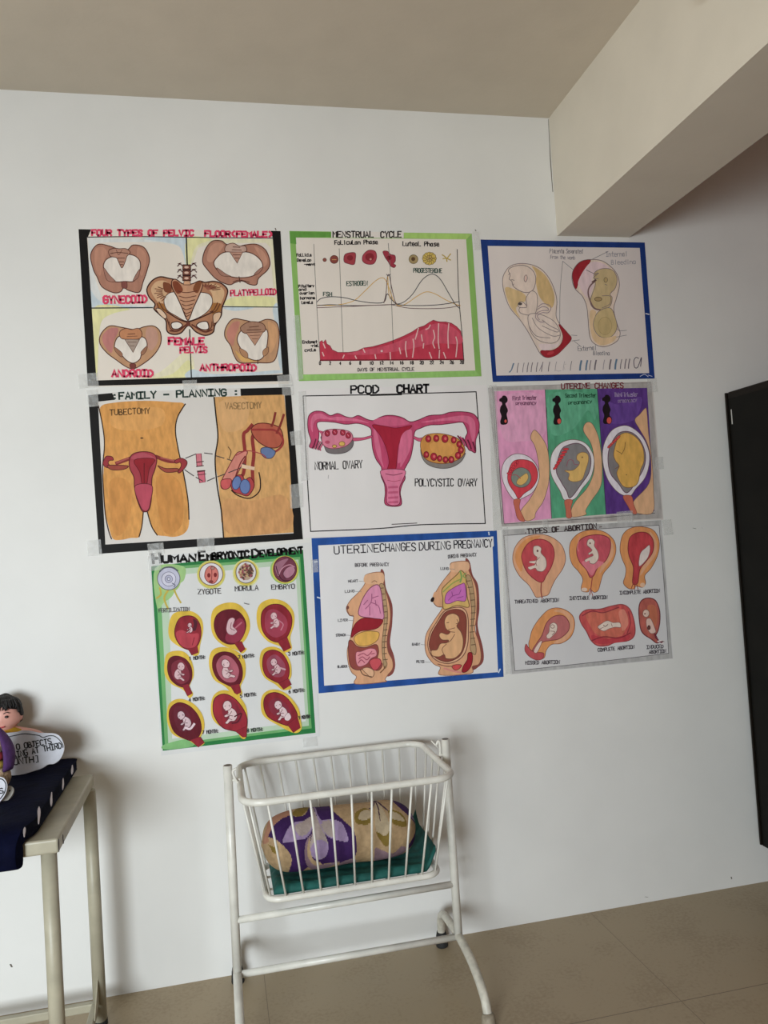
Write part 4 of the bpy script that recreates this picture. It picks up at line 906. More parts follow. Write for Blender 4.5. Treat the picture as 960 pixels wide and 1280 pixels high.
p.f('436,520 470,490 540,486 600,470 660,462 700,490 722,560 722,620 690,650 620,660 580,676 530,676 496,650 470,600 444,560', (168, 62, 62), (130, 50, 56), 5, var=.2); p.f('470,510 560,500 650,484 690,540 640,640 530,620 490,570', (172, 84, 66), var=.2); p.f('500,620 580,640 690,620 680,650 560,668 510,656', (160, 44, 54))
p.l('450,520 500,496 560,504 640,476', (120, 40, 50), 5); p.l('500,650 560,630 640,636 700,610', (120, 34, 46), 6); p.l('690,500 700,560 680,620', (130, 44, 50), 6)
p.f('530,580 552,560 580,546 610,556 644,556 650,580 620,580 590,588 560,600', FW9, (130, 84, 80), 3); p.l('560,570 570,576 582,566', (110, 80, 76), 4); p.l('540,590 560,580', (120, 84, 80), 3); p.l('600,560 606,576', (130, 90, 84), 3); p.f('640,500 670,490 690,560 660,600 650,560', (190, 110, 92))
p.part('womb_drawing', 8)
p.f('744,490 756,444 790,428 830,440 852,490 854,550 844,600 830,630 850,654 836,662 806,640 770,616 752,580', (150, 72, 62), (90, 34, 44), 5, var=.2); p.f('790,470 830,470 842,540 820,590 800,540', (160, 86, 60))
p.e(782, 508, 17, 20, (196, 166, 152), 0, (110, 80, 70)); p.f('784,540 806,536 826,580 832,606 806,612 786,580', (200, 166, 154), (120, 80, 74), 3); p.e(797, 582, 7, 11, (92, 50, 46), 0, (60, 30, 30)); p.e(776, 510, 4, 4, (90, 60, 56)); p.l('828,616 846,650 870,660', (96, 36, 50), 9); p.l('844,654 862,650 876,654 864,668', (190, 180, 180), 7); p.l('866,652 876,656', (90, 84, 84), 4)
p.part('title_lettering', 12); p.t('TYPES OF ABORTION', 164, 94, 524, 66, 26, (56, 44, 46), 5); p.l('152,88 156,88', (90, 70, 70), 5); p.l('540,58 550,56', (90, 70, 70), 5)
p.part('caption_lettering', 8)
for s, x0, y0, x1, y1 in (('THREATENED ABORTION', 98, 456, 328, 446), ('INEVITABLE ABORTION', 384, 438, 580, 432), ('INCOMPLETE ABORTION', 646, 410, 854, 398), ('MISSED ABORTION', 154, 774, 332, 770), ('COMPLETE ABORTION', 532, 708, 722, 690), ('INDUCED', 786, 692, 872, 688), ('ABORTION', 798, 718, 886, 712)): p.t(s, x0, y0, x1, y1, 17, (72, 66, 72), 3.4)
p.end()
for q in ('826,650 838,649 841,668 829,669', '626,660 634,659 638,842 631,843'): tape(p, q)
# ------------------------------------------------------------------ hospital crib
cream = mat('cream_enamel', (0.74, 0.72, 0.66), 0.32, var=0.10, scale=18, bump=0.03, bscale=90, spec=0.5)
old_cream = mat('scuffed_cream_enamel', (0.60, 0.57, 0.49), 0.42, var=0.22, scale=40, bump=0.04, bscale=90)
rubber = mat('black_rubber', (0.025, 0.025, 0.025), 0.7)
grimy = mat('grimy_rubber', (0.30, 0.255, 0.19), 0.6, var=0.25, scale=60)
bare = mat('bare_steel', (0.16, 0.15, 0.14), 0.5, metallic=0.6)
YC, XL, XR = -0.27, -0.004, 0.690
crib = empty('baby_crib', (0.343, YC, 0), 'cream enamelled steel baby crib with an open bar basket hung between two posts', 'crib')
def one(name, draw, m, parent, label=None, **k):
    bm = bmesh.new(); draw(bm); return build(name, bm, m, parent, label, **k)
for x, lean in ((XL, -0.006), (XR, 0.001)):
    def post(bm):
        tube(bm, [(x+lean, YC, .13), (x, YC, .768)], .0135, 16)
        tube(bm, [(x, YC, .7665), (x, YC, .7690)], .0105, 16, mi=1)
    one('post', post, [cream, bare], crib)
for x in (XL-.006, XR+.001):
    prof = [(-.535, .012), (-.530, .040), (-.510, .075), (-.460, .105), (-.38, .128), (YC, .140), (-.16, .137), (-.095, .128), (-.062, .105), (-.052, .070), (-.050, .012)]
    pp = spline([(x, a, b) for a, b in prof], sub=5)
    leg = one('leg', lambda bm: tube(bm, pp, .0135, 14), old_cream if x > .3 else cream, crib)
    one('rubber_foot', lambda bm: tube(bm, [(x, -.535, .0), (x, -.535, .004), (x, -.535, .030), (x, -.532, .042)], [.021, .0225, .020, .0165], 16), grimy, leg, 'tan grimy rubber foot')
    one('rubber_foot', lambda bm: tube(bm, [(x, -.050, .0), (x, -.050, .004), (x, -.050, .036), (x, -.0505, .050)], [.020, .0215, .019, .0160], 16), rubber, leg, 'black rubber foot')
one('crossbar', lambda bm: tube(bm, [(XL-.003, YC, .300), (XR, YC, .304)], .0105, 12), cream, crib)
one('crossbar', lambda bm: tube(bm, [(XL-.006, YC, .138), (XR, YC, .136)], .0105, 12), cream, crib)
def rail(cx, cy, z, hx, hy, r, n=8):
    P = []
    for sx, sy, a0 in ((1, 1, 0), (-1, 1, 90), (-1, -1, 180), (1, -1, 270)):
        for k in range(n+1):
            a = math.radians(a0+90*k/n)
            P.append((cx+sx*(hx-r)+r*math.cos(a), cy+sy*(hy-r)+r*math.sin(a), z))
    return P
TX, TZ, BX, BZ = .343, .710, .348, .400
TH, TW, BH, BW = .312, .214, .262, .132
one('top_rail', lambda bm: tube(bm, rail(TX, YC, TZ, TH, TW, .062), .0105, 14, closed=True), cream, crib)
one('bottom_rail', lambda bm: tube(bm, rail(BX, YC, BZ, BH, BW, .045), .0095, 14, closed=True), cream, crib)
def bar(a, b):
    one('bar', lambda bm: tube(bm, [a, b], .0034, 8), cream, crib)
for i in range(9):
    xt, xb = .341+(i-4)*.0602, .347+(i-4)*.0511
    for s in (-1, 1): bar((xt, YC+s*TW, TZ), (xb, YC+s*BW, BZ))
for s in (-1, 1):
    for c in (-1, 1):
        bar((TX+s*(TH-.018), YC+c*(TW-.018), TZ), (BX+s*(BH-.013), YC+c*(BW-.013), BZ))
    for k in (-1.5, -.5, .5, 1.5):
        bar((TX+s*TH, YC+k*.082, TZ), (BX+s*BH, YC+k*.050, BZ))
for i in range(5): bar((BX+(i-2)*.1, YC-BW, BZ), (BX+(i-2)*.1, YC+BW, BZ))
for i in (-1, 1): bar((BX-BH, YC+i*.045, BZ-.004), (BX+BH, YC+i*.045, BZ-.004))
one('pivot_hook', lambda bm: (tube(bm, [(XL+.008, YC, .722), (XL+.034, YC, .722), (TX-TH, YC, TZ)], .0055, 10), tube(bm, spline([(TX-TH-.004, YC-.012, .708), (TX-TH-.016, YC-.012, .732), (TX-TH-.020, YC-.012, .752), (TX-TH-.008, YC-.012, .758)], sub=4), .004, 8)), cream, crib)
one('pivot_hook', lambda bm: (tube(bm, [(XR-.008, YC, .722), (TX+TH, YC, TZ)], .0055, 10), tube(bm, spline([(TX+TH+.014, YC, .700), (TX+TH+.016, YC, .745), (TX+TH+.012, YC, .765), (TX+TH+.004, YC, .752)], sub=4), .004, 8), tube(bm, [(TX+TH+.010, YC, .742), (TX+TH-.010, YC+.01, .766)], .0022, 8)), cream, crib)

# mattress
teal = mat('teal_sheet', (0.009, 0.092, 0.078), 0.75, var=0.25, scale=25, bump=0.25, bscale=40)
def sheet_bm():
    bm = bmesh.new(); nx, ny = 60, 30; top = []; bot = []
    for j in range(ny+1):
        for i in range(nx+1):
            u, v = 2*i/nx-1, 2*j/ny-1
            e = max(0, (u-.94)/.06)
            ev = max(0, (v-.7)/.3)
            lift = .062*e*e + .035*ev*ev
            rr = 1-.04*max(0, abs(u)-.85)/.15*abs(v)
            x = BX+u*(.240+.018*e*e); y = YC+v*rr*(.118+.016*ev)
            z = .428+lift+.0012*math.sin(9*u+4*v)+.001*math.sin(17*v+5*u)
            edge = max(abs(u), abs(v)); z -= .012*max(0, (edge-.93)/.07)**2
            top.append(bm.verts.new((x, y, z))); bot.append(bm.verts.new((x, y, .4065+lift*.9)))
    k = lambda i, j: j*(nx+1)+i
    for j in range(ny):
        for i in range(nx):
            bm.faces.new((top[k(i,j)], top[k(i+1,j)], top[k(i+1,j+1)], top[k(i,j+1)]))
            bm.faces.new((bot[k(i,j)], bot[k(i,j+1)], bot[k(i+1,j+1)], bot[k(i+1,j)]))
    edge = [(k(i,0), k(i+1,0)) for i in range(nx)]+[(k(i,ny), k(i+1,ny)) for i in range(nx)]+[(k(0,j), k(0,j+1)) for j in range(ny)]+[(k(nx,j), k(nx,j+1)) for j in range(ny)]
    for a, b in edge: bm.faces.new((top[a], top[b], bot[b], bot[a]))
    return bm
mt = build('crib_mattress', sheet_bm(), teal, None, 'thin teal mattress turned up at the ends on the floor of the crib basket', smooth=True, org=Vector((BX, YC, .4065)))
tag(mt, cat='mattress')

# bolster pillow with printed leaves
def cloth(n, c, v=.10): return mat(n, c, 0.8, var=v, scale=70, bump=0.15, bscale=120, spec=0.15)
PC_ = [cloth('pillow_beige', (0.40, 0.275, 0.155), .16), cloth('pillow_purple', (0.042, 0.014, 0.082)), cloth('pillow_lilac', (0.30, 0.215, 0.36)), cloth('pillow_grey_leaf', (0.36, 0.29, 0.27)),
       cloth('pillow_olive', (0.20, 0.135, 0.03)), cloth('pillow_mauve', (0.24, 0.155, 0.185)), cloth('pillow_rose', (0.38, 0.19, 0.125)), cloth('pillow_pale_leaf', (0.45, 0.36, 0.24)), cloth('pillow_ink', (0.07, 0.035, 0.06))]
def zz(s, ox, oy): return [(ox+x/6.857, oy+y/6.857) for x, y in pts(s)]
def sm(P): return [(v[0], v[1]) for v in spline([(a, b, 0) for a, b in P], True, 4)]
A_, B_ = (300, 990), (420, 990)
PRINT = [(1, zz('215,400 250,320 330,265 420,240 480,262 560,240 620,150 760,150 800,230 870,310 950,410 960,560 940,640 880,690 780,672 640,692 540,700 480,750 370,790 400,640 370,560 320,500 280,450', *A_)),
 (6, zz('150,480 165,370 200,270 250,200 420,180 420,240 330,262 250,320 215,400 214,470', *A_)), (4, zz('440,240 480,200 600,150 600,190 540,240 500,262', *A_)),
 (0, zz('180,560 230,470 300,480 370,560 400,640 370,730 320,790 200,790', *A_)), (4, zz('205,500 250,525 290,515 285,590 245,590 225,540', *A_)),
 (2, zz('335,485 365,400 400,345 450,310 540,300 600,270 590,380 530,455 440,472', *A_)), (3, zz('450,340 520,305 600,270 585,370 520,430 470,420', *A_)),
 (2, zz('650,260 680,310 760,300 850,330 878,400 890,490 800,482 720,445 670,370', *A_)), (3, zz('650,260 690,315 760,310 770,400 760,455 690,400', *A_)),
 (3, zz('610,180 632,180 660,330 700,440 720,530 690,620 630,645 570,610 545,540 585,430 600,300', *A_)), (2, zz('560,560 590,500 650,470 710,500 716,560 690,620 630,645 580,620', *A_)), (2, zz('640,180 655,180 660,260 690,320 660,330', *A_)),
 (5, zz('510,600 530,480 590,420 550,500 555,610 600,660 680,690 820,664 700,720 590,730 530,690', *A_)), (0, zz('535,600 545,500 575,445 560,520 575,630 640,670 660,690 590,690', *A_)),
 (1, zz('515,60 620,60 720,170 770,290 770,420 740,580 640,620 600,595 700,500 720,400 690,310 610,230 550,160', *B_)), (2, zz('676,266 700,205 745,270 730,300', *B_)),
 (4, zz('158,345 160,260 225,215 292,218 302,330 240,356', *B_)), (7, zz('180,300 225,240 290,225 296,290 230,320', *B_)),
 (4, zz('462,240 540,232 600,285 604,384 520,374 470,336', *B_)), (7, zz('468,250 530,250 580,290 590,330 520,320 474,300', *B_)),
 (7, zz('380,90 345,250 322,340 330,450 400,545 450,475 450,370 425,240', *B_)), (4, zz('318,420 360,440 400,460 450,410 448,480 400,552 340,480', *B_)),
 (8, zz('376,120 384,120 384,230 374,320 382,380 368,300 374,220', *B_)), (8, zz('290,215 340,190 384,120 380,150 330,214', *B_)), (8, zz('384,130 430,190 470,240 430,214 392,160', *B_)),
 (5, zz('300,560 340,568 460,610 540,562 590,596 560,640 320,680', *B_)), (5, zz('-10,690 40,660 120,650 140,690 60,720 -10,730', *B_))]
PRINT = [(i, sm(P)) for i, P in PRINT]
BB = [(min(a for a, b in P), max(a for a, b in P), min(b for a, b in P), max(b for a, b in P)) for i, P in PRINT]
def inside(x, y, P):
    c = False; j = len(P)-1
    for i in range(len(P)):
        if (P[i][1] > y) != (P[j][1] > y) and x < (P[j][0]-P[i][0])*(y-P[i][1])/(P[j][1]-P[i][1])+P[i][0]: c = not c
        j = i
    return c
def bolster():
    bm = bmesh.new(); nu, nv = 230, 150; cx, cy, cz, hl = .325, -.290, .5195, .243
    rows = []
    for i in range(nu+1):
        u = -1+2*i/nu; s = (1-abs(u)**6.5)**0.5 if abs(u) < 1 else 0
        row = []
        for k in range(nv):
            a = 2*math.pi*k/nv; wob = 1+.018*math.sin(5*u+2*a)+.012*math.sin(11*u-3*a)
            ry, rz = .096*s*wob, .0865*s*wob*(1-.03*u)
            row.append(Vector((cx+u*hl*(1-.02*(1-s)), cy-ry*math.cos(a), cz+.004*(-u)+rz*math.sin(a))))
        rows.append(row)
    V = [[bm.verts.new(q) for q in r] for r in rows[1:-1]]
    e0, e1 = bm.verts.new((cx-hl, cy, cz)), bm.verts.new((cx+hl, cy, cz))
    for i in range(len(V)-1):
        for k in range(nv):
            f = bm.faces.new((V[i][k], V[i][(k+1) % nv], V[i+1][(k+1) % nv], V[i+1][k])); f.smooth = True
            u = (i+1.5)/nu; a = 2*math.pi*(k+.5)/nv
            ang = a if a < math.pi else a-2*math.pi
            d = ang-math.radians(21)
            if abs(d) < math.pi/2:        # the print as it lies on the front of the roll
                px = 323+204*u; top = 1021-13*u; low = 1103-21*u
                py = top+(low-top)*(1-math.sin(d))/2
                f.material_index = 0
                for (mi, P), b in zip(PRINT, BB):
                    if b[0] <= px <= b[1] and b[2] <= py <= b[3] and inside(px, py, P): f.material_index = mi
            else:
                f.material_index = 1 if .12 < u < .55 or u > .88 else 0
    for k in range(nv):
        bm.faces.new((e0, V[0][(k+1) % nv], V[0][k])).smooth = True; bm.faces.new((e1, V[-1][k], V[-1][(k+1) % nv])).smooth = True
    return build('bolster_pillow', bm, PC_, None, 'plump bolster pillow in purple and tan leaf print lying in the crib', org=Vector((cx, cy, .428)))
tag(bolster(), cat='pillow')

# ------------------------------------------------------------------ steel table
tcream = mat('table_enamel', (0.42, 0.385, 0.29), 0.4, var=0.12, scale=14, bump=0.04, bscale=80, spec=0.4)
chip = mat('chipped_paint', (0.06, 0.05, 0.045), 0.7)
tx1, ty0, ty1, tz = -.420, -.665, -.095, .745
table = empty('steel_table', (-.90, -.38, 0), 'beige painted steel table with chipped corners against the wall, under the navy mat', 'table')
tx0 = -1.42
one('tabletop', lambda bm: box(bm, (tx0, ty0, tz-.036), (tx1, ty1, tz)), tcream, table, bevel=.006)
def chips(bm):
    for (y, z, sy, sz) in ((-.664, .728, .006, .016), (-.610, .724, .005, .012), (-.606, .716, .004, .005)):
        P = [Vector((tx1+.0006, y+sy*math.cos(t)*(1+.3*math.sin(3*t)), z+sz*math.sin(t))) for t in [2*math.pi*k/12 for k in range(12)]]
        f = [bm.verts.new(v) for v in P]; g = [bm.verts.new(v-Vector((.001, 0, 0))) for v in P]
        bm.faces.new(f); bm.faces.new(g[::-1])
        for k in range(12): bm.faces.new((f[k], f[(k+1) % 12], g[(k+1) % 12], g[k]))
one('paint_chip', chips, chip, table, 'dark chips in the enamel edge')
LEGS = [(-.456, -.605, 'r'), (-.427, -.150, 'r'), (-1.37, -.605, 'l'), (-1.37, -.150, 'l')]
for x, y, s in LEGS:
    def lg(bm):
        tube(bm, [(x, y, .012), (x, y, tz-.034)], .0195, 16)
        for (h, w, a) in ((.30, .004, 2.2), (.23, .006, 3.4)):
            pass
    l = one('leg', lg, tcream, table)
    one('leg_shoe', lambda bm: tube(bm, [(x, y, 0), (x, y, .014)], .021, 16), rubber, l, 'black rubber leg shoe')
for y in (-.605, -.150): one('stretcher', lambda bm: box(bm, (-1.37, y-.010, .045), (-.437, y+.010, .070)), tcream, table, bevel=.003)
for x in (-.44, -1.37): one('stretcher', lambda bm: box(bm, (x-.010, -.595, .045), (x+.010, -.160, .070)), tcream, table, bevel=.003)
def gusset(bm):
    V = [bm.verts.new(v) for v in ((-.429, -.165, .15), (-.429, -.165, .070), (-.429, -.255, .070))]
    W = [bm.verts.new(v.co+Vector((.003, 0, 0))) for v in V]
    bm.faces.new(V); bm.faces.new(W[::-1])
    for k in range(3): bm.faces.new((V[k], V[(k+1) % 3], W[(k+1) % 3], W[k]))
one('gusset_plate', gusset, tcream, table)

# navy mat with pale stitches, hanging a little over the front edge
navy = mat('navy_cloth', (0.0022, 0.0032, 0.016), 0.8, var=0.3, scale=20, bump=0.2, bscale=50, spec=0.06)
pale = mat('pale_thread', (0.50, 0.44, 0.46), 0.8)
def mat_bm():
    """thick soft mat: a rounded slab section swept along the table, its front edge bent down"""
    bm = bmesh.new()
    sec = [(-.045, .786), (-.35, .789), (-.60, .788), (-.66, .782), (-.692, .764), (-.704, .735), (-.702, .700), (-.690, .694), (-.676, .700), (-.672, .735), (-.668, .7475), (-.60, .7462), (-.35, .7462), (-.050, .7462), (-.040, .750), (-.038, .775)]
    sec = [(v[1], v[2]) for v in spline([(0, a, b) for a, b in sec], True, 4)]
    X = [-1.40]+[-1.40+i*.035 for i in range(1, 26)]+[-.505, -.494, -.486, -.481, -.479]
    cyc = sum(a for a, b in sec)/len(sec)
    rows = []
    for i, x in enumerate(X):
        t = max(0, (x+.505)/.026); k = 1-.22*t*t
        row = []
        for a, b in sec:
            mid = .766 if a > -.66 else .74
            bb = mid+(b-mid)*k if a > -.66 else b
            aa = a if a > -.66 else -.688+(a+.688)*k
            sag = .003*math.sin(7*x+3*a)
            xx = x-.03*max(0, (-a-.62)/.08)*max(0, min(1, (x+.56)/.08))
            row.append(bm.verts.new((xx, aa, bb+(sag if bb > .77 else 0))))
        rows.append(row)
    n = len(sec)
    for i in range(len(rows)-1):
        for k in range(n): bm.faces.new((rows[i][k], rows[i][(k+1) % n], rows[i+1][(k+1) % n], rows[i+1][k])).smooth = True
    bm.faces.new(rows[0]); bm.faces.new(rows[-1][::-1])
    return bm
nm = build('table_mat', mat_bm(), navy, None, 'thick navy blue mat with pale stitches along its edge, spread on the beige table', org=Vector((-.94, -.38, .7462)))
tag(nm, cat='mat')
for (px, py, ln, wd) in ((90, 962, 10, 4.2), (78.5, 980, 13, 3), (64, 999, 16, 3.6), (48.3, 1019, 20, 4.6), (30.3, 1040, 10, 3.6)):
    a = flat_pt(px, py+ln/2, .789); b = flat_pt(px+.6, py-ln/2, .789); w = wd*.0007
    def st(bm):
        ax = (b-a); nrm = Vector((ax.y, -ax.x, 0)).normalized(); P = []
        for k in range(16):
            t = 2*math.pi*k/16; P.append((a+b)/2+ax*.5*math.cos(t)+nrm*w*math.sin(t)*(1+.25*math.sin(3*t+px)))
        f = [bm.verts.new((v.x, v.y, .7915)) for v in P]; g = [bm.verts.new((v.x, v.y, .786)) for v in P]
        bm.faces.new(f); bm.faces.new(g[::-1])
        for k in range(16): bm.faces.new((f[k], f[(k+1) % 16], g[(k+1) % 16], g[k]))
    one('stitch', st, pale, nm, 'pale stitch')

# ------------------------------------------------------------------ baby doll sitting at the back of the mat
skin = mat('doll_skin', (0.76, 0.38, 0.31), 0.45, var=0.06, scale=25, spec=0.4)
hair = mat('doll_hair', (0.012, 0.010, 0.010), 0.6, bump=0.5, bscale=150)
yellow = mat('yellow_cloth', (0.50, 0.29, 0.02), 0.8, var=0.15, scale=40, bump=0.2, bscale=80)
eye_dark = mat('doll_eye', (0.03, 0.02, 0.02), 0.2)
lip = mat('doll_lip', (0.45, 0.06, 0.07), 0.4)
hx, hy, hz = -.676, -.088, .956
doll = empty('baby_doll', (hx, hy, .789), 'pink faced baby doll with black hair and yellow top on the navy mat', 'doll')
def skin_mesh(V, E, R, levels=2):
    me = bpy.data.meshes.new('body'); me.from_pydata(V, E, [])
    o = bpy.data.objects.new('body', me); COL.objects.link(o)
    sk = o.modifiers.new('skin', 'SKIN'); sk.use_smooth_shade = True
    for i, r in enumerate(R):
        me.skin_vertices[0].data[i].radius = (r, r)
    me.skin_vertices[0].data[0].use_root = True
    ss = o.modifiers.new('sub', 'SUBSURF'); ss.levels = levels; ss.render_levels = levels
    dg = bpy.context.evaluated_depsgraph_get(); dg.update()
    m2 = bpy.data.meshes.new_from_object(o.evaluated_get(dg))
    bpy.data.objects.remove(o); bpy.data.meshes.remove(me)
    bm = bmesh.new(); bm.from_mesh(m2); bpy.data.meshes.remove(m2)
    for f in bm.faces: f.material_index = 0; f.smooth = True
    return bm
V = [(hx, hy, .828), (hx, hy, .868), (hx, hy, .896), (hx, hy-.002, .925), (hx+.050, hy, .890), (hx+.090, hy+.002, .884), (hx+.116, hy+.002, .862), (hx+.124, hy-.002, .846),
     (hx-.050, hy, .890), (hx-.090, hy+.002, .884), (hx-.116, hy+.002, .862), (hx-.124, hy-.002, .846),
     (hx+.034, hy-.01, .820), (hx+.062, hy-.045, .816), (hx+.070, hy-.075, .809), (hx-.034, hy-.01, .820), (hx-.062, hy-.045, .816), (hx-.070, hy-.075, .809)]
E = [(0, 1), (1, 2), (2, 3), (2, 4), (4, 5), (5, 6), (6, 7), (2, 8), (8, 9), (9, 10), (10, 11), (0, 12), (12, 13), (13, 14), (0, 15), (15, 16), (16, 17)]
R = [.040, .042, .034, .020, .024, .022, .018, .012, .024, .022, .018, .012, .028, .023, .016, .030, .023, .016]
bm = skin_mesh(V, E, R)
def headshape(v):
    w = Vector(v)
    if w.y < 0: w.y *= .94
    cheek = math.exp(-((w.z+.35)**2)/.09)*(1 if w.y < 0 else .3); w.x *= 1+.10*cheek
    if w.z < -.55: w.x *= .92
    if w.y < -.6: w.y -= .06*math.exp(-(w.x**2)/.02-((w.z+.12)**2)/.02)*2   # nose
    return w
ellipsoid(bm, (hx, hy, hz), (.048, .050, .056), 40, 32, fn=headshape)
for s in (-1, 1): ellipsoid(bm, (hx+s*.047, hy+.004, hz-.008), (.007, .011, .014), 12, 8)
build('body', bm, skin, doll)
for s in (-1, 1):
    e = one('eye', lambda bm: ellipsoid(bm, (hx+s*.0185, hy-.0435, hz+.002), (.0062, .004, .0042), 14, 8), eye_dark, doll)
    one('eyebrow', lambda bm: tube(bm, spline([(hx+s*.010, hy-.0465, hz+.012), (hx+s*.019, hy-.0450, hz+.016), (hx+s*.027, hy-.0410, hz+.012)], sub=4), .0011, 6), hair, doll)
one('mouth', lambda bm: tube(bm, spline([(hx-.012, hy-.0440, hz-.027), (hx, hy-.0470, hz-.029), (hx+.012, hy-.0440, hz-.027)], sub=4), .0022, 8), lip, doll)
def hair_bm(bm):
    def cap(v):
        w = Vector(v); a = math.atan2(w.x, -w.y)
        lim = .42+.10*math.cos(3*a)-(.95 if abs(a) > 1.15 else 0)*min(1, (abs(a)-1.15)/.5 if abs(a) > 1.15 else 0)
        if w.z < lim:
            k = max(0.0, math.sqrt(max(0, 1-lim*lim))); h = math.hypot(w.x, w.y) or 1
            return Vector((w.x/h*k*.90, w.y/h*k*.90, lim-.01))
        n = 1+.03*math.sin(9*w.x+4*w.y)+.03*math.sin(13*w.y+7*w.z)
        return w*n
    ellipsoid(bm, (hx, hy+.003, hz+.002), (.0545, .056, .062), 48, 36, fn=cap)
    for k in range(26):
        a = random.uniform(-1.5, 1.5); r = .0515
        b = Vector((hx+r*math.sin(a)*.98, hy-.003-r*math.cos(a)*.9, hz+.030+random.uniform(0, .01)-(.012 if abs(a) > 1.1 else 0)))
        u = Vector((hx+r*.75*math.sin(a), hy-r*.62*math.cos(a), hz+.050))
        tip = b+Vector((random.uniform(-.006, .006), -.002, -random.uniform(.006, .018)))
        tube(bm, spline([u, (u+b)/2+Vector((0, -.004, .004)), b, tip], sub=3), [.004]*7+[.0033, .002, .0008], 6)
one('hair', hair_bm, hair, doll, smooth=True)
def top_bm(bm):
    prof = [(.806, .060, .052), (.83, .062, .056), (.86, .060, .053), (.880, .066, .046), (.897, .066, .040), (.910, .056, .034), (.918, .036, .028), (.921, .026, .024)]
    rows = []
    for z, a, b in prof:
        rows.append([bm.verts.new((hx+a*math.cos(t)*(1+.02*math.sin(6*t)), hy+b*math.sin(t), z)) for t in [2*math.pi*k/32 for k in range(32)]])
    for i in range(len(rows)-1):
        for k in range(32): bm.faces.new((rows[i][k], rows[i][(k+1) % 32], rows[i+1][(k+1) % 32], rows[i+1][k]))
one('yellow_top', top_bm, yellow, doll, smooth=True)

# ------------------------------------------------------------------ craft doll in a purple hood, cards and a token
purple = mat('purple_felt', (0.085, 0.032, 0.14), 0.85, var=0.2, scale=40, bump=0.25, bscale=120)
wool = mat('tan_wool', (0.46, 0.33, 0.22), 0.9, var=0.35, scale=90, bump=0.6, bscale=140)
red_felt = mat('red_felt', (0.36, 0.04, 0.05), 0.85, var=0.2, scale=60)
straw = mat('straw_yellow', (0.52, 0.36, 0.07), 0.8, var=0.3, scale=90)
cxp, cyp = -.648, -.330
hd = empty('hooded_toy', (cxp, cyp, .789), 'small toy with a woolly tan face in a purple hood, in front of the doll', 'toy')
def hood(bm):
    nu, nv = 26, 18; rows = []
    for j in range(nv+1):
        t = j/nv; z = .848+.130*t; row = []
        rad = .055*(math.sin(math.pi*min(1, .30+.71*t)))**.7
        for i in range(nu+1):
            a = math.radians(130)+math.radians(280)*i/nu   # open towards the front
            row.append((cxp+rad*math.sin(a+math.radians(180)-math.radians(90)), cyp+rad*.8*math.cos(a+math.radians(180)-math.radians(90)), z))
        rows.append(row)
    f = [[bm.verts.new(p) for p in r] for r in rows]
    for j in range(nv):
        for i in range(nu): bm.faces.new((f[j][i], f[j][i+1], f[j+1][i+1], f[j+1][i]))
h = one('hood', hood, purple, hd, smooth=True)
md = h.modifiers.new('thick', 'SOLIDIFY'); md.thickness = .006; md.offset = 0
one('face', lambda bm: ellipsoid(bm, (cxp, cyp-.006, .922), (.034, .036, .036), 24, 18), wool, hd)
one('scarf', lambda bm: ellipsoid(bm, (cxp, cyp-.012, .890), (.034, .034, .018), 24, 14), red_felt, hd)
one('collar', lambda bm: ellipsoid(bm, (cxp, cyp-.012, .866), (.036, .036, .016), 24, 14), straw, hd)
one('body', lambda bm: ellipsoid(bm, (cxp, cyp-.006, .830), (.046, .038, .0415), 28, 18), wool, hd)
for s in (-1, 1): one('eye', lambda bm: ellipsoid(bm, (cxp+s*.012, cyp-.040, .926), (.003, .003, .004), 10, 8), eye_dark, hd)

